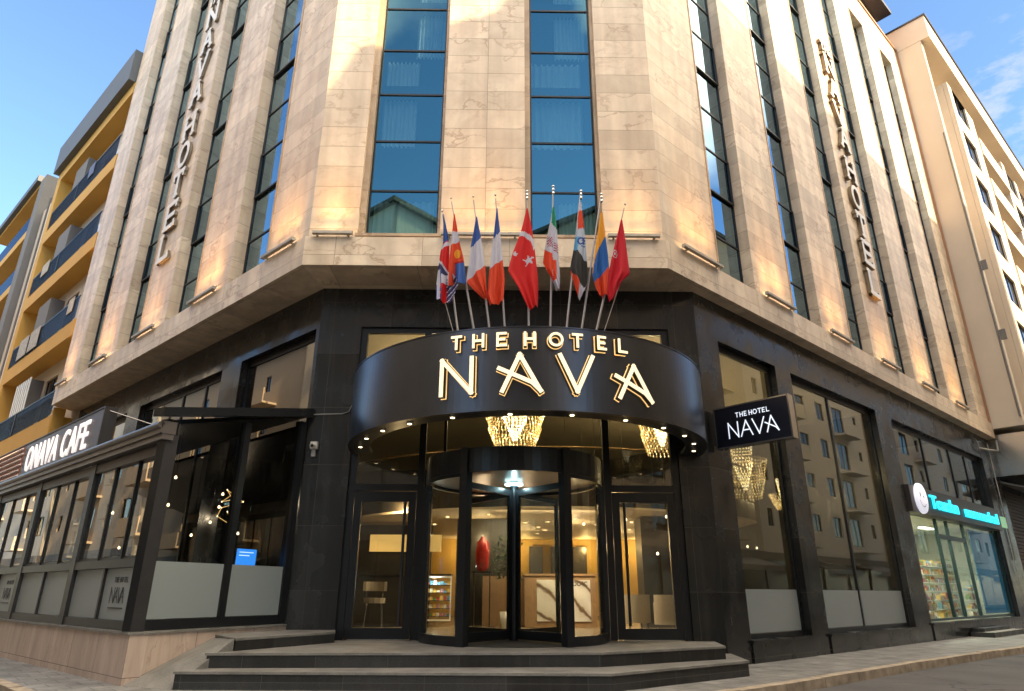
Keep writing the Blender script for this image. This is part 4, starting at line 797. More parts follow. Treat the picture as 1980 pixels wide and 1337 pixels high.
# a dim cafe behind the glass: tables, pendants, blue screen
M_BULB = plain('bulb', (1, .8, .5), .5, emis=(1, .78, .45), es=2.5)
for i, (x, y, z) in enumerate(((1.0, .9, 3.2), (1.25, 1.3, 2.75), (.8, 2.2, 2.6), (2.2, 1.0, 3.05), (2.5, 1.4, 2.85), (2.85, 2.0, 2.6), (2.35, 1.9, 2.3), (1.2, 2.4, 2.0), (2.9, 1.2, 2.35))):
    t = node('pendant_lamp', FS @ Matrix.Translation((x, y, z)), 'tiny bare pendant bulb hanging in the dark cafe enclosure', 'pendant lamp', 'bare bulbs inside the cafe enclosure')
    g = MB(); g.lathe([(0, -.03), (.02, -.022), (.026, 0), (.012, .03)], 0, 0, 10); part(g, 'bulb', M_BULB, t); g = MB(); g.tube([(0, 0, .03), (0, 0, 4.1-z)], .004, 5); part(g, 'cord', M_BLACK, t)
random.seed(21)
for i in range(22):
    x, y, z = random.uniform(1.0, 10.4), random.uniform(3.0, 6.5), random.uniform(2.2, 3.3)
    t = node('pendant_lamp', GR @ Matrix.Translation((x, y, z)), 'tiny warm bulb glowing deep inside the lobby behind the right wing windows', 'pendant lamp', 'warm bulbs behind the right wing windows')
    g = MB(); g.lathe([(0, -.04), (.03, -.03), (.036, 0), (.014, .04)], 0, 0, 10); part(g, 'bulb', M_BULB, t); g = MB(); g.tube([(0, 0, .04), (0, 0, 7.0-z)], .005, 5); part(g, 'cord', M_BLACK, t)
sp = node('wire_chandelier', FS @ Matrix.Translation((2.45, .9, 2.75)), 'spiky gold wire chandelier lit behind the enclosure side glass', 'chandelier')
g = MB(); random.seed(3); q = [Vector((random.uniform(-.28, .28), random.uniform(-.2, .2), random.uniform(-.35, .5))) for _ in range(9)]
for a, b in zip(q, q[1:]): g.tube([tuple(a), tuple(b)], .006, 5)
part(g, 'wire', plain('gold_wire', (.8, .5, .2), .3, .8, emis=(1, .6, .2), es=.6), sp); g = MB(); [g.octa(tuple(v), .014, .02) for v in q]; part(g, 'spark_bulbs', M_BULB, sp); g = MB(); g.tube([(0, 0, .5), (0, 0, 1.5)], .004, 5); part(g, 'cord', M_BLACK, sp)
scr = node('blue_screen', FS @ Matrix.Translation((2.75, .7, 1.45)), 'small bright blue screen on a counter inside the enclosure', 'screen')
g = MB(); g.box(-.24, .24, 0, .03, .26, .57); part(g, 'display', plain('blue_display', (.02, .15, .6), .3, emis=(.03, .22, .75), es=.9), scr); g = MB(); g.tube([(0, .02, -.1), (0, .02, .22)], .02, 8); g.box(-.12, .12, -.05, .1, -.12, -.1); part(g, 'foot', M_BLACK, scr)
g = MB(); M__ = plain('screen_text', (1, 1, 1), .5, emis=(.6, .8, 1), es=.8)
for k, L in enumerate((.36, .26)): g.box(-.2, -.2+L, -.004, -.001, .5-k*.06, .515-k*.06)
part(g, 'text_lines', M__, scr)
cn = node('cafe_counter', FS @ Matrix.Translation((2.2, 1.2, .6)), 'dark counter standing inside the cafe enclosure', 'counter'); g = MB(); g.box(-.2, .9, -.6, .6, 0, .62); part(g, 'body', M_DKW, cn); g = MB(); g.box(-.23, .93, -.63, .63, .622, .66); part(g, 'top', M_WOOD, cn)
for j in range(5):
    M0 = FC @ Matrix.Translation((-1.6-2.6*j, 1.5, .6)); t = node('cafe_table', M0, 'round dark cafe table behind the sliding windows', 'table', 'cafe tables inside the enclosure')
    g = MB(); g.lathe([(0, .72), (.38, .72), (.38, .75), (0, .75)], 0, 0, 20); part(g, 'table_top', M_WOOD, t); g = MB(); g.tube([(0, 0, 0), (0, 0, .72)], .03, 8); g.lathe([(0, 0), (.22, 0), (.2, .03), (0, .03)], 0, 0, 16); part(g, 'pedestal', M_BLACK, t)
lamp('cafe_light', 'POINT', FC @ Matrix.Translation((-3.5, 1.6, 3.3)), 6, (1, .8, .55), cafe, rad=.015); lamp('cafe_light', 'POINT', FC @ Matrix.Translation((-9, 1.6, 3.3)), 8, (1, .8, .55), cafe, rad=.015)

# cafe sign above the gutter
cs = node('cafe_sign', FC @ Matrix.Translation((-7.5, .4, 4.15)), 'navy lightbox reading ONAVA CAFE above the enclosure gutter', 'sign')
g = MB(); g.box(-11.3, -5.05, .42, .66, 4.2, 5.16); part(g, 'sign_box', plain('navy_face', (.02, .022, .07), .3, noise=.3, nscale=1), cs, FC)
g = MB(); g.box(-15, -11.32, .42, .66, 4.2, 5.16); part(g, 'patterned_panel', (lambda: (lambda t4: t4)(plain('scale_pattern', (.35, .12, .09), .5)))(), cs, FC)
g = MB()
for r_ in range(6):
    for k in range(17): g.octa((-11.45-.20*k-.10*(r_ % 2), .412, 4.28+.155*r_), .075, .06, 0)
part(g, 'pale_scales', plain('pale_scales', (.5, .42, .40), .6), cs, FC)
g = MB(); g.box(-5.05, -4.98, .4, .68, 4.17, 5.19); g.box(-15, -5.05, .4, .68, 5.162, 5.19); part(g, 'sign_frame', M_FRAME, cs, FC)
M_CTXT = plain('cafe_letters', (.9, .85, .85), .5, emis=(1, .9, .86), es=.26)
text('ONAVA', .98, .015, M_CTXT, cs, FC @ Matrix.Translation((-10.85, .395, 4.33)), xs=.76, bold=.008, sp=1.1)
text('CAFE', .98, .015, M_CTXT, cs, FC @ Matrix.Translation((-7.75, .395, 4.33)), xs=.82, bold=.008, sp=1.08)
g = MB(); g.tube([(-5.0, .5, 5.1), (-3.8, 1.6, 4.6)], .012, 6); part(g, 'stay_cable', M_CHROME, cs, FC)

# security camera and conduit on the left pier
sec = node('security_camera', frame(-4.02, 1.08, 0, 4.05), 'white security camera on the dark pier left of the canopy', 'security camera')
g = MB(); g.box(-.07, .07, -.09, .02, .02, .17); g.tube([(0, -.06, .1), (0, -.2, .06)], .05, 12); part(g, 'housing', plain('camera_white', (.55, .55, .52), .4), sec); g = MB(); g.tube([(0, -.2, .06), (0, -.21, .057)], .035, 12); part(g, 'lens', M_BLACK, sec)
g = MB(); g.box(-.04, .04, -.06, .02, -.14, .018); part(g, 'bracket', plain('camera_grey', (.3, .3, .3), .4), sec)
g = MB(); g.tube([(-4.18, 1.085, 4.83), (-3.5, 1.085, 4.85), (-3.36, 1.085, 4.9), (-3.3, 1.085, 5.05), (-3.28, 1.085, 5.6)], .012, 6); part(g, 'cable', plain('cable_grey', (.25, .25, .25), .5), None, I4, 'thin grey cable bending up beside the canopy on the left pier', 'cable')
g = MB(); g.tube([tuple(pt(GR, x, y, z)) for x, y, z in ((21.4, -.1, 7.15), (22.6, -.25, 7.2), (23.7, -.3, 7.3), (23.8, -.3, 7.8))], .045, 8); g.tube([tuple(pt(GR, x, y, z)) for x, y, z in ((21.5, -.1, 7.15), (21.4, -.05, 7.6))], .03, 8); part(g, 'drain_pipe', plain('pipe_white', (.4, .38, .34), .5), None, I4, 'pale bent pipe under the far end of the right wing ledge', 'pipe')
g = MB(); g.tube([tuple(pt(GR, 23.2, -.05, z)) for z in (7.6, 5, 2.6)], .03, 8); part(g, 'drain_pipe', M_CHROME, None, I4, 'thin straight downpipe on the last dark pier of the right wing', 'pipe')

# --------------------------------------------------------------- flags
def fxz(px, py, Y=-2.35):     # metres on the vertical plane Y from the outline sketch units
    x = px-990; y = -(py-668.5); c_, s_ = math.cos(ROLL), math.sin(ROLL); x, y = c_*x-s_*y, s_*x+c_*y
    f = 1284.6; fw = f*math.cos(PITCH)-y*math.sin(PITCH); up = f*math.sin(PITCH)+y*math.cos(PITCH)
    X, W_ = x*math.cos(YAW)+fw*math.sin(YAW), -x*math.sin(YAW)+fw*math.cos(YAW); d = (Y+13)/W_
    return X*d, 1.23+up*d
M_FLAG, n, l, p = nt('flag_cloth'); at = n.new('ShaderNodeVertexColor'); at.layer_name = 'Col'; l.new(at.outputs[0], p.inputs['Base Color']); p.inputs['Roughness'].default_value = .75
# cloth lets some light through
tr = n.new('ShaderNodeBsdfTranslucent'); l.new(at.outputs[0], tr.inputs[0]); mxs = n.new('ShaderNodeMixShader'); mxs.inputs[0].default_value = .25; l.new(p.outputs[0], mxs.inputs[1]); l.new(tr.outputs[0], mxs.inputs[2]); l.new(mxs.outputs[0], n['Material Output'].inputs[0])
BLU, WHT, RED, ORG, GRN, DRK, YLW, NVY, DRD = (.02, .07, .30), (.50, .50, .62), (.55, .006, .008), (.62, .05, .012), (.01, .22, .12), (.025, .025, .028), (.70, .30, .02), (.02, .02, .10), (.30, .005, .03)
def lin(x0, y0, x1, y1): return lambda x, y: y-(y0+(y1-y0)*(x-x0)/(x1-x0))      # >0 below the line
def star(x, y, cx, cy, r, rot=0):
    dx, dy = x-cx, y-cy; rr = math.hypot(dx, dy)
    if rr > r: return False
    a = (math.degrees(math.atan2(dx, -dy))+rot) % 72; a = min(a, 72-a)
    return rr < r*.38/(math.cos(R(36-a))) * 1.0 if a > 30 else rr*math.sin(R(a)) < (r-rr)*.32+.02*r
def c_uk(x, y):
    if y > 1000 and x > 185: return NVY if (x+y) % 60 > 12 else WHT
    if y < 600+(180-x)*.5 and x > 130: return BLU
    if abs(y-(630+(180-x)*.5)) < 22: return WHT
    if 80 < x < 118 and y > 900: return WHT
    if y > 900 and x < 130: return BLU
    if lin(100, 780, 190, 900)(x, y) > 0 and lin(100, 815, 190, 935)(x, y) < 0: return WHT
    if lin(100, 815, 190, 935)(x, y) > 0 and y < 960: return NVY
    if 960 <= y < 1060: return WHT
    return RED
def c_org(x, y):
    if x < 225+(y-600)*-.05 and y > 600: return WHT
    if 490 < y < 600+(330-x)*.35 and y < 640: return WHT
    if math.hypot((x-305)/.8, y-730) < 46: return YLW
    if x > 283 and y > 835: return (.03, .10, .38)
    if x > 275 and y > 815: return DRD
    return ORG
def c_fr(l1, l2):
    return lambda x, y: BLU if l1(x, y) < 0 else (WHT if l2(x, y) < 0 else ORG)
def c_tr(x, y):
    d1 = math.hypot(x-985, y-640); d2 = math.hypot(x-975, y-680)
    if d1 < 150 and d2 > 140 and y < 690 and x > 930: return WHT
    if star(x, y, 1070, 800, 66, 10): return WHT
    if abs(x-925) < 26-abs(y-738)*.9+(0) and abs(y-738) < 26: return WHT
    return RED
def c_ir(x, y):
    if x < 205 and y < 445: return WHT
    if lin(195, 440, 255, 520)(x, y) < 0: return GRN
    if (abs(x-185) < 34 and abs(y-655) < 55 and (int((x+y)/13) % 2 == 0)) or (abs(x-250) < 24 and abs(y-725) < 50 and (int((x-y)/13) % 2 == 0)): return DRD
    if lin(140, 745, 215, 785)(x, y) > 0 and x < 215: return ORG
    if 218 < x < 262-(abs(y-960)*.06) and 860 < y < 1070: return ORG
    return WHT
def c_ps(x, y):
    if y > 1080 and x > 495+(1180-y)*.1 and lin(400, 960, 590, 1190)(x, y) > 0: return WHT
    if y > 960 and x < 505 and lin(405, 950, 500, 1070)(x, y) > 0: return ORG
    if y < 320: return WHT
    if lin(470, 525, 560, 505)(x, y) < 0: return ORG if x > 487 or y < 420 else WHT
    if lin(440, 745, 480, 745)(x, y) > 0 and lin(480, 745, 585, 880)(x, y) > 0: return DRK
    if (abs(math.hypot(x-520, y-650)-32) < 9) or (abs(x-545) < 22 and abs((y-690) % 30-15) < 5 and y > 610 and y < 720): return BLU
    if y > 600 and x < 490+(700-y)*.2: return (.10, .34, .60)
    return (.42, .48, .60)
def c_co(x, y):
    t = (y-605)/(1000-605)
    if y < 605 or (t < 1 and x < 778-(1-(1-t)**2)*125): return YLW
    if lin(655, 1105, 815, 935)(x, y) < 0: return (.01, .10, .38)
    return ORG
def c_rd(x, y): return WHT if math.hypot((x-885)/.7, y-790) < 42 and abs(math.hypot((x-885)/.7, y-790)-24) > 8 else (.50, .004, .018)
oA, oB, sz = (830, 360), (1030, 350), 5.571
FL9 = [
 (oA, [(150, 300), (150, 600), (120, 700), (95, 880), (75, 1060), (75, 1220)], [(156, 300), (215, 600), (218, 760), (215, 900), (320, 1060), (235, 1270)], c_uk, 'drooping blue, white and red flag, leftmost of the row'),
 (oA, [(265, 300), (235, 600), (215, 800), (203, 960), (196, 1075)], [(275, 300), (330, 620), (370, 780), (385, 900), (397, 1045)], c_org, 'orange-red flag with a yellow disc and a blue corner, second from the left'),
 (oA, [(505, 330), (450, 640), (425, 850), (400, 1025), (500, 1130), (600, 1215)], [(515, 330), (555, 540), (585, 740), (602, 860), (612, 1040), (625, 1222)], c_fr(lin(450, 665, 555, 560), lin(400, 1030, 600, 850)), 'blue, white and orange-red tricolour hanging wide, third from the left'),
 (oA, [(725, 240), (690, 560), (650, 880), (630, 1080), (622, 1180), (655, 1290)], [(735, 240), (760, 460), (790, 780), (812, 1000), (805, 1150), (798, 1245)], c_fr(lin(690, 565, 755, 500), lin(655, 885, 785, 790)), 'narrow blue, white and red tricolour just left of the large red flag'),
 (oA, [(1048, 240), (990, 480), (900, 720), (850, 920), (960, 1110), (1065, 1332)], [(1060, 240), (1105, 450), (1140, 720), (1172, 1000), (1175, 1150), (1170, 1290)], c_tr, 'large red flag with white crescent and star in the middle of the row'),
 (oB, [(215, 280), (190, 440), (150, 620), (110, 895), (203, 1050), (258, 1170)], [(235, 280), (260, 500), (275, 700), (295, 1000), (298, 1080), (290, 1160)], c_ir, 'green, white and orange-red flag with a dark red emblem, right of the large red flag'),
 (oB, [(507, 230), (470, 520), (440, 740), (403, 950), (450, 1110), (502, 1280)], [(522, 230), (565, 600), (578, 760), (588, 950), (582, 1120), (512, 1282)], c_ps, 'red, pale blue and black flag with a blue emblem, third from the right'),
 (oB, [(732, 340), (690, 620), (665, 800), (643, 1000), (680, 1160), (722, 1245)], [(755, 340), (782, 600), (805, 780), (820, 940), (812, 1080), (803, 1225)], c_co, 'yellow, blue and red striped flag, second from the right'),
 (oB, [(952, 415), (880, 700), (845, 850), (820, 980), (795, 1180), (830, 1290)], [(965, 415), (1000, 640), (1025, 820), (1047, 995), (960, 1080), (872, 1262)], c_rd, 'plain dark red flag with a tiny white disc, rightmost of the row')]
def flag(i, org, Lp, Rp, cf, label):
    Y = -2.42-.03*(i % 3); NU, NV = 26, 110
    def along(P_, f):
        q = f*(len(P_)-1); k = min(int(q), len(P_)-2); t_ = q-k
        p0, p1, p2, p3 = (P_[max(k-1, 0)], P_[k], P_[k+1], P_[min(k+2, len(P_)-1)])
        return tuple(.5*((2*b)+(-a+c)*t_+(2*a-5*b+4*c-d)*t_*t_+(-a+3*b-3*c+d)*t_**3)*.35+.65*(b+(c-b)*t_) for a, b, c, d in zip(p0, p1, p2, p3))
    g = MB(); colr = []; pts = []
    for v in range(NV+1):
        a, b = along(Lp, v/NV), along(Rp, v/NV)
        for u in range(NU+1):
            t_ = u/NU; x, y = a[0]+(b[0]-a[0])*t_, a[1]+(b[1]-a[1])*t_; X, Z_ = fxz(org[0]+x/sz, org[1]+y/sz, Y)
            w_ = (v/NV); g.v.append((X, Y+.055*w_*math.sin(t_*8.5+v*.030+i*2)+.03*w_*math.sin(t_*17+i), Z_)); pts.append((x, y))
    for v in range(NV):
        for u in range(NU):
            k = v*(NU+1)+u; g.f.append((k, k+NU+1, k+NU+2, k+1)); g.m.append(0); g.sm.append(True)
            cx = sum(pts[j][0] for j in (k, k+NU+1, k+NU+2, k+1))/4; cy = sum(pts[j][1] for j in (k, k+NU+1, k+NU+2, k+1))/4; colr.append(cf(cx, cy))
    base = g.v[0]; me = mesh(g, 'flag', M_FLAG); ca = me.color_attributes.new('Col', 'FLOAT_COLOR', 'CORNER')
    for p2, c_ in zip(me.polygons, colr):
        for li in p2.loop_indices: ca.data[li].color = (*c_, 1)
    for vtx in me.vertices: vtx.co = Vector(vtx.co)-Vector(base)
    o = bpy.data.objects.new('flag', me); col.objects.link(o); reg(o, Matrix.Translation(base)); tag(o, label, 'flag', 'flags over the entrance canopy')
for i, fl in enumerate(FL9): flag(i, *fl)
PO = [((855, 408), (885, 638)), ((872, 383), (916, 636)), ((915, 380), (946, 634)), ((958, 377), (976, 633)), ((1019, 371), (1022.5, 632)), ((1069.5, 361), (1064, 633)), ((1123, 370), (1095.5, 634)), ((1162.5, 376), (1125, 635)), ((1208.5, 395), (1154, 636))]
onp = ['leftmost', 'second from the left', 'third from the left', 'fourth from the left', 'middle', 'fourth from the right', 'third from the right', 'second from the right', 'rightmost']
for i, (tp, bs) in enumerate(PO):
    X1, Z1 = fxz(*tp, -2.36); X0, Z0 = fxz(*bs, -2.36); d = Vector((X1-X0, 0, Z1-Z0)); X0 -= d.x*.05; Z0 = max(Z0-d.z*.05, 5.2)
    t = node('flagpole', frame(X0, -2.36, 0, Z0), 'thin steel flagpole on the canopy roof, '+onp[i]+' of nine', 'flagpole', 'flagpoles on the canopy')
    L = Vector((X1-X0, 0, Z1-Z0)); g = MB(); g.tube([(0, 0, 0), tuple(L*.5), tuple(L*.97)], [.021, .018, .012], 10); part(g, 'pole', M_STEEL, t)
    g = MB(); e = L; dn = L.normalized(); r_ = .028 if i in (4, 5, 6, 7) else .02
    kk_ = 3 if i in (4, 5, 6, 7) else 1; g.lathe([(0, e.z+r_)]+[q for k in range(kk_) for q in ((r_*.8, e.z-.075*k+r_*.6), (r_, e.z-.075*k), (r_*.8, e.z-.075*k-r_*.6), (.012, e.z-.075*k-r_*1.1))], e.x, 0, 10)
    part(g, 'finial', M_CHROME, t); g = MB(); g.lathe([(0, 0), (.05, 0), (.05, .04), (.025, .06)], 0, 0, 12); part(g, 'base', M_STEEL, t)
for a, b, lab in (((1203, 535), (1165, 637), 'right'), ((858, 575), (879, 638), 'left')):
    X1, Z1 = fxz(*a, -2.3); X0, Z0 = fxz(*b, -2.3); g = MB(); g.tube([(0, 0, -.12), (X1-X0, 0, Z1-Z0)], .008, 6); part(g, 'stay_rod', M_STEEL, None, frame(X0, -2.3, 0, Z0), 'thin slanting stay rod at the %s end of the flagpoles' % lab, 'rod')

# ================================================================= neighbours
M_CREAM = plain('cream_render', (.58, .50, .40), .85, noise=.10, nscale=.7, bump=.15); M_CREAM2 = plain('pale_render', (.50, .46, .39), .85, noise=.1, nscale=.8)
M_YELW = plain('ochre_render', (.58, .33, .07), .8, noise=.12, nscale=.8); M_ANTH = plain('anthracite_panel', (.085, .10, .12), .6, noise=.15, nscale=1); M_GREY = plain('grey_render', (.16, .155, .15), .8, noise=.15, nscale=1)
M_GLD = glass('dark_glass', (.25, .25, .25), (.9, .9, .9), .10); M_RAILG = glass('rail_glass', (.30, .33, .38), (.22, .25, .30), .05)
def window_part(parent, F, a, b, z0, z1, y=.12, mull=1):
    g = MB(); w = .05; g.box(a, a+w, y-.03, y+.03, z0, z1); g.box(b-w, b, y-.03, y+.03, z0, z1); g.box(a+w, b-w, y-.029, y+.029, z0, z0+w); g.box(a+w, b-w, y-.029, y+.029, z1-w, z1)
    for k in range(mull): x = a+(b-a)*(k+1)/(mull+1); g.box(x-.025, x+.025, y-.028, y+.028, z0+w, z1-w)
    f = part(g, 'window', M_SASH, parent, F); g = MB(); g.quad((a+w, y, z0+w), (b-w, y, z0+w), (b-w, y, z1-w), (a+w, y, z1-w)); part(g, 'pane', M_GLD, f, F); return f
# yellow balcony block
yb = node('apartment_building', FL @ Matrix.Translation((-23, 0, -.1)), 'ochre and cream apartment block with recessed balconies left of the hotel', 'building')
X0, X1 = -28.6, -17.5
def levels(): return [(3.55, 7.5), (7.5, 11.5), (11.5, 15.45), (15.45, 19.4), (19.4, 23.3)]
g = MB()
for zt_ in (11.5, 15.45, 19.4): g.box(X0, X1, -.02, .7, zt_-.72, zt_)
g.box(X0, X1, -.02, .7, 4.0, 7.5); g.box(X0, X1, -.02, .7, 22.75, 23.35); g.box(X0, X0+.7, -.018, .7, 7.5, 22.75)
g.box(-15.2-2.3, -17.41, .0, .4, 3.0, 7.8); part(g, 'ochre_bands', M_YELW, yb, FL)
g = MB(); g.box(X0-.1, X1, -.3, .2, 23.36, 25.1); g.box(X0-.1, X1, .2, 12, 23.36, 24.4); part(g, 'roof_fascia', M_ANTH, yb, FL)
wops = []; 
for z0, z1 in levels()[1:]: wops += [(-19.3, -18.3, z0+.9, z0+2.5), (-23.0, -21.2, z0+.05, z0+2.6), (-26.9, -25.4, z0+.9, z0+2.5)]
g = MB(); g.facade(X0, X1, -.2, 23.3, wops, .2, 0, .7); g.box(X0, X1, .95, 12, -.2, 23.3); part(g, 'wall', M_CREAM, yb, FL)
for o in wops: window_part(yb, FL, *o, y=.80)
for k, (z0, z1) in enumerate(levels()[1:]):
    g = MB(); g.box(-25.2, -23.3, .12, .69, z0+.01, z0+2.7); part(g, 'balcony_cabinet', M_GREY, yb, FL)
    g = MB(); g.box(X0+1.0, X1-.05, -.05, -.01, z0+.98, z0+1.03)
    if k in (0, 1, 2, 3):
        n_ = 70
        for j in range(n_): x = X0+1.02+(X1-.1-X0-1.02)*j/n_; g.box(x, x+.02, -.04, -.02, z0+.02, z0+.98)
    g.box(-23.2, -23.12, -.06, -.0, z0, z0+1.0)
    r_ = part(g, 'balcony_railing', M_SASH, yb, FL)
    g = MB(); g.quad((X0+1.0, -.03, z0+.04), (X1-.05, -.03, z0+.04), (X1-.05, -.03, z0+.97), (X0+1.0, -.03, z0+.97)); part(g, 'rail_panel', M_RAILG, r_, FL)
g = MB()
for j in range(7): g.box(-25.3+j*.36, -25.12+j*.36, .1, .13, 8.1, 10.2)
part(g, 'hanging_blinds', M_IVORY, yb, FL)
g = MB()
for x in (-26.1,-24.3): g.box(x, x+1.5, -.09, -.07, 11.6, 12.6)
part(g, 'hanging_rug', plain('rug', (.4, .38, .35), .9, noise=.8, nscale=9), yb, FL)
g = MB(); g.tube([(X0-.35, -.06, 1), (X0-.35, -.06, 22)], .05, 8); part(g, 'downpipe', M_GREY, yb, FL)
for x, z in ((-19.9, 8.1), (-27.3, 12.2), (-19.9, 16.1), (-27.2, 16.2), (-20.0, 20.1)):
    g = MB(); g.box(x, x+.85, .38, .68, z, z+.58); g.lathe([(0, 0)], 0, 0, 3) if False else None; g.box(x+.08, x+.56, .365, .379, z+.07, z+.51, 1); part(g, 'air_conditioner', [M_IVORY, M_SASH], yb, FL)
for x, z, w_, c_ in ((-25.9, 15.65, 1.2, (.45, .42, .36)), (-21.5, 19.5, .8, (.12, .16, .28)), (-18.9, 11.65, .7, (.5, .45, .4))):
    g = MB(); g.box(x, x+w_, -.075, -.055, z+.35, z+1.0); part(g, 'drying_cloth', plain('cloth', c_, .9, noise=.3, nscale=6), yb, FL)
# second block further left
y2 = node('apartment_building', FL @ Matrix.Translation((-36, 0, -.1)), 'grey and cream apartment block at the far left edge behind the ochre block', 'building')
X0, X1 = -44, -31.8; wops = []
for k in range(6):
    z0 = 3.6+3.6*k; wops += [(-34.6, -33.2, z0+.9, z0+2.4), (-38.6, -36.6, z0+.1, z0+2.5), (-42, -40.5, z0+.9, z0+2.4)]
g = MB(); g.facade(X0, X1, -.2, 24.6, wops, .2, 0, .9); g.box(X0, X1, 1.15, 12, -.2, 24.6); part(g, 'wall', M_CREAM2, y2, FL)
for o in wops: window_part(y2, FL, *o, y=1.0)
g = MB(); g.box(-31.8, -28.75, .25, 12, -.2, 22.4); part(g, 'cream_wall', M_CREAM, y2, FL)
g = MB(); g.box(-33.0, -31.8, -.1, .9, 0, 24.9); part(g, 'grey_pier', M_GREY, y2, FL)
g = MB(); [g.box(X0, -33.0, -.05, .9, 3.6+3.6*k-.5, 3.6+3.6*k) for k in range(7)]; part(g, 'ochre_bands', M_YELW, y2, FL)
g = MB(); [g.box(X0, -33.0, -.04, -.0, 3.61+3.6*k, 4.6+3.6*k) for k in range(6)]; part(g, 'balcony_railing', M_RAILG, y2, FL)
g = MB(); g.box(X0, -33.0, -.3, 2, 24.9, 25.3); part(g, 'roof', M_ANTH, y2, FL)
# cream block on the right
rb = node('apartment_building', FR @ Matrix.Translation((35, 0, -.1)), 'tall cream apartment block with a jutting roof right of the hotel', 'building')
g = MB(); g.box(24.97, 25.35, -1.28, 12, 8.5, 30.2); g.box(25.35, 60, .25, 12, 8.5, 30.2); g.box(24.97, 60, -1.28, 12, 8.3, 8.498); part(g, 'wall', M_CREAM, rb, FR)
g = MB(); g.box(24.96, 60, -1.72, 12, 30.21, 31.7); part(g, 'roof_slab', M_CREAM, rb, FR)
g = MB(); g.box(24.9, 60, -1.8, 12, 31.705, 31.8); part(g, 'roof_edge', M_FRAME, rb, FR)
def bay(x0, x1, zt_):
    ops = []
    for k in range(7):
        z0 = 9.2+2.95*k; ops += [(x0+.8, x0+3.4, z0+.45, z0+2.3)]+([(x0+4.2, x0+6.8, z0+.45, z0+2.3)] if x1-x0 > 7 else [])
    g = MB(); g.facade(x0, x1, 8.52, zt_, ops, .22, 0, -1.42); g.box(x0+.002, x1-.002, -1.19, .24, 8.52, zt_-.002); part(g, 'bay_wall', M_CREAM, rb, FR)
    for o in ops: window_part(rb, FR, *o, y=-1.3)
bay(28.2, 33.2, 29.2)
bay(39.5, 47.2, 27.6)
bay(52.5, 59, 29.2)
for k in range(7):
    z0 = 9.2+2.95*k
    g = MB(); g.box(33.22, 39.48, -1.5, .24, z0-.25, z0-.05); g.box(33.22, 39.48, -1.5, -1.38, z0-.049, z0+.95); part(g, 'balcony', M_CREAM, rb, FR)
    g = MB(); g.box(47.22, 52.48, -1.5, .24, z0-.25, z0-.05); g.box(47.22, 52.48, -1.5, -1.38, z0-.049, z0+.95); part(g, 'balcony', M_CREAM, rb, FR)
    window_part(rb, FR, 34.5, 36.5, z0+.2, z0+2.3, y=.2)
g = MB(); g.tube([tuple(v) for v in ((24.93, -1.22, 8.7), (24.93, -1.22, 24))], .045, 8)
for z in (12.3, 15.9): g.box(24.9, 24.97, -1.52, -1.29, z, z+.5)
part(g, 'downpipe', M_GREY, rb, FR)
g = MB(); g.box(25.0, 60, .45, 1.2, -.2, 8.29); part(g, 'lower_wall', M_GRAN, rb, FR)
g = MB(); g.box(25.3, 34, -1.1, .44, 6.3, 8.0); o1 = part(g, 'advert_box', plain('advert_face', (.17, .15, .14), .3, noise=.6, nscale=1.2), rb, FR)
g = MB(); g.box(25.26, 25.3, -1.15, .44, 6.2, 8.06); g.box(25.26, 34, -1.16, -1.1, 8.0, 8.06); g.box(25.26, 34, -1.16, -1.1, 6.22, 6.3); g.box(27.6, 27.66, -1.14, -1.1, 6.3, 8.0); part(g, 'advert_frame', M_CHROME, rb, FR)
g = MB()
for k in range(34): g.box(25.7, 33, .36, .44, .3+.16*k, .3+.16*k+.13)
part(g, 'roller_shutter', plain('brown_slats', (.06, .035, .025), .6), rb, FR)
g = MB(); g.prism([(25.5, -.9), (33, -.9), (33, .44), (25.5, .44)], lambda x, y: 5.55+(y+.9)*.35, lambda x, y: 5.62+(y+.9)*.35); part(g, 'awning', M_GREY, rb, FR)

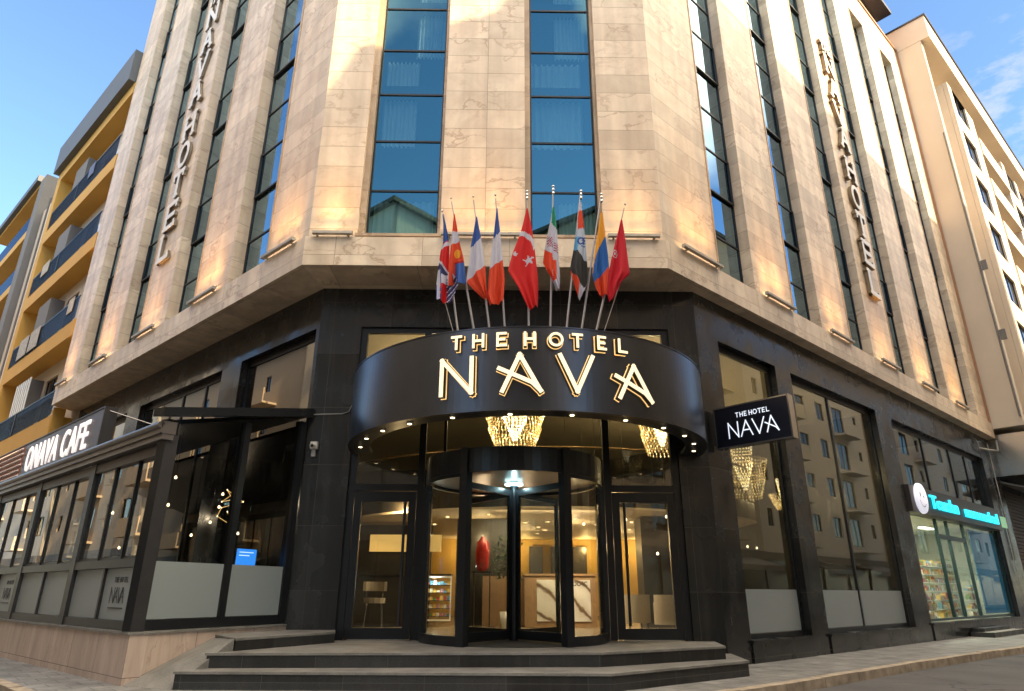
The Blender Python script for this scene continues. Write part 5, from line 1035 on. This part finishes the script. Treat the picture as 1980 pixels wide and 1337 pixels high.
# ================================================================= the other side of the crossing (seen only in reflections, and shading the lower walls)
M_SH = plain('shutter_band', (.10, .09, .08), .7)
def block(name, x, y, deg_, W_, D_, H_, mat, label, sides=(1, 1), fl=3.1, shop_c=(.08, .09, .10)):
    F = frame(x, y, deg_, 0); t = node(name, F @ Matrix.Translation((W_/2, 0, -.1)), label, 'building'); protos = {}
    def face(Fx, L, first):
        ops = []; nb = max(1, int(L/3.3)); sp_ = L/nb; fl_n = int((H_-4.6)/fl)
        for k in range(fl_n):
            for j in range(nb):
                q = (j*7+int(L)) % 5
                if q == 3: ops.append((j*sp_+sp_*.20, j*sp_+sp_*.80, 4.4+fl*k+.35, 4.4+fl*k+2.5))
                elif q == 1: ops.append((j*sp_+sp_*.38, j*sp_+sp_*.60, 4.4+fl*k+1.1, 4.4+fl*k+2.3))
                elif q != 4: ops.append((j*sp_+sp_*.28, j*sp_+sp_*.68, 4.4+fl*k+.9, 4.4+fl*k+2.4))
        g = MB(); g.facade(0, L, 3.8, H_, ops, .22); part(g, 'wall', mat, t, Fx)
        pw_ = {}
        for o in ops:
            key = (round(o[1]-o[0], 2), round(o[3]-o[2], 2))
            if key not in pw_: pw_[key] = (window_part(t, Fx, *o), o)
            else:
                w_, base_o = pw_[key]; M2 = Fx @ Matrix.Translation((o[0]-base_o[0], 0, o[2]-base_o[2])); c = w_.copy(); col.objects.link(c); reg(c, M2, t)
                for kk in [q for q in list(WM) if q.parent == w_]: c2 = kk.copy(); col.objects.link(c2); reg(c2, M2, c)
        g = MB()
        for k in range(fl_n):
            for j in range(1, nb, 3): g.box(j*sp_+.1, j*sp_+sp_-.1, -1.1, 0, 4.4+fl*k-.15, 4.4+fl*k); g.box(j*sp_+.1, j*sp_+sp_-.1, -1.1, -1.02, 4.4+fl*k+.001, 4.4+fl*k+.95)
        part(g, 'balconies', mat, t, Fx)
        g = MB(); nb2 = max(1, int(L/4))
        for j in range(nb2): g.box(j*L/nb2+.3, (j+1)*L/nb2-.3, .0, .1, .1, 3.3)
        part(g, 'shopfronts', plain('shopfront_dark', shop_c, .2), t, Fx)
        g = MB(); g.box(0, L, .11, .3, -.2, 3.79); g.box(0, L, -.15, .1, 3.3, 3.78); part(g, 'ground_wall', M_GREY, t, Fx)
        if L > 12:
            for j in range(int(L/9)):
                x0 = 1.5+9*j; g = MB(); g.prism([(x0, -1.9), (x0+5.5, -1.9), (x0+5.5, -.15), (x0, -.15)], lambda x_, y_: 2.75+(y_+1.9)*.3, lambda x_, y_: 2.8+(y_+1.9)*.3); g.box(x0, x0+5.5, -1.92, -1.9, 2.5, 2.8); part(g, 'awning', (M_GREY, M_SASH, M_YELW)[j % 3], t, Fx)
    face(F, W_, True)
    if sides[0]: face(F @ Matrix.Translation((0, D_, 0)) @ Matrix.Rotation(R(-90), 4, 'Z'), D_, False)
    if sides[1]: face(F @ Matrix.Translation((W_, 0, 0)) @ Matrix.Rotation(R(90), 4, 'Z'), D_, False)
    g = MB(); g.box(.32, W_-.32, .32, D_-.32, -.2, H_-.3); part(g, 'core', M_DARKRM, t, F)
    g = MB(); g.box(-.3, W_+.3, -.35, D_+.3, H_+.002, H_+.3); part(g, 'roof', M_SH, t, F); return t
M_OPP = plain('opposite_render', (.50, .44, .35), .85, noise=.1); M_OPP2 = plain('opposite_beige', (.42, .34, .25), .85, noise=.1); M_OPP3 = plain('opposite_white', (.60, .58, .53), .85, noise=.1)
def at(F, s, o): v = pt(F, s, -o); return v.x, v.y     # s along the wing, o metres out into the street
x_, y_ = at(FR, 31, 14); block('opposite_building', x_, y_, AR+180, 29.7, 12, 26.0, M_OPP, 'long cream block across the right street, reflected in the shopfronts', (0, 0))
x_, y_ = at(FR, 52.1, 14.2); block('opposite_building', x_, y_, AR+180, 21, 12, 19.0, M_OPP3, 'white block further down the right street opposite', (0, 0))
x_, y_ = at(FR, 80.2, 13.8); block('opposite_building', x_, y_, AR+180, 28, 12, 24.0, M_OPP2, 'beige block further down the right street opposite', (0, 1))
x_, y_ = at(FR, 115, 14.1); block('opposite_building', x_, y_, AR+180, 34, 12, 21.0, M_OPP, 'last cream block down the right street opposite', (0, 1))
x_, y_ = at(FR, 1.25, 14.1); block('opposite_building', x_, y_, AR+180, 2.9, 11, 23.7, M_OPP3, 'narrow white house across the right street', (0, 0))
x_, y_ = at(FR, -1.7, 14); block('opposite_building', x_, y_, AR+180, 3.6, 11, 21.1, M_OPP2, 'beige corner house across the right street', (0, 1))
x_, y_ = at(FL, 3, 13.5); block('opposite_building', x_, y_, AL+180, 30, 12, 21, M_OPP, 'cream block across the left street, reflected in the cafe windows', (1, 0))
x_, y_ = at(FL, -27.2, 13.8); block('opposite_building', x_, y_, AL+180, 24, 12, 17.5, M_OPP2, 'beige block further down the left street opposite', (0, 0))
x_, y_ = at(FL, -51.4, 13.4); block('opposite_building', x_, y_, AL+180, 45, 12, 22, M_OPP3, 'white block furthest down the left street opposite', (1, 0))
block('opposite_building', 6.0, -21.5, AR+180, 14, 14, 23.2, M_OPP2, 'beige corner block behind the photographer, reflected in the right front window', (1, 0))
xw, yw = -6.5, -20.5
c_, s_ = math.cos(R(AR+180)), math.sin(R(AR+180))
block('opposite_building', xw, yw, AR+180, 14, 14, 22.8, M_OPP3, 'white corner block behind the photographer, reflected in the left front window', (1, 0))

def car(s_, o_, paint, label):
    x, y = at(FR, s_, o_); t = node('parked_car', frame(x, y, AR, -.24), label, 'car', 'cars parked across the right street')
    prof = [(-2.1, .35), (-2.12, .75), (-1.95, .92), (-1.35, .98), (-.75, 1.42), (.75, 1.45), (1.55, 1.0), (2.05, .88), (2.15, .6), (2.1, .35)]
    g = MB(); n = len(prof)
    rows = [(-.84, .0), (-.86, 1), (.86, 1), (.84, .0)]
    vs = []
    for yy, k in ((-.88, 0), (.88, 0)):
        for px, pz in prof: vs.append((px, yy*(1 if pz < 1 else .78), pz))
    g.add(vs, [tuple(range(n))[::-1], tuple(range(n, 2*n))]+[(i, (i+1) % n, n+(i+1) % n, n+i) for i in range(n)]); part(g, 'body', paint, t)
    g = MB()
    for sg in (-1, 1): g.add([(-1.2, sg*.80, 1.02), (1.35, sg*.80, 1.02), (.68, sg*.70, 1.38), (-.7, sg*.70, 1.37)], [(0, 1, 2, 3)])
    g.add([(-1.33, -.66, 1.02), (-1.33, .66, 1.02), (-.80, .62, 1.40), (-.80, -.62, 1.40)], [(0, 1, 2, 3)]); g.add([(1.50, -.66, 1.05), (1.50, .66, 1.05), (.82, .62, 1.43), (.82, -.62, 1.43)], [(0, 1, 2, 3)]); part(g, 'windows', M_GLD, t)
    for wx in (-1.35, 1.35):
        for wy in (-.86, .86):
            g = MB(); g.tube([(wx, wy-.1, .32), (wx, wy+.1, .32)], .32, 20); w_ = part(g, 'wheel', M_SASH, t); g = MB(); g.tube([(wx, wy-.11, .32), (wx, wy+.11, .32)], .2, 14); part(g, 'rim', M_CHROME, w_)
    for wy in (-.7, .7): g = MB(); g.box(-2.14, -2.10, wy-.14, wy+.14, .66, .78); part(g, 'headlight', M_IVORY, t)
car(23.5, 9.6, plain('white_paint', (.6, .6, .6), .25), 'white parked car across the right street, mirrored in the shopfront')
car(33, 9.7, plain('grey_paint', (.12, .13, .15), .25, .5), 'dark grey parked car further along across the right street')
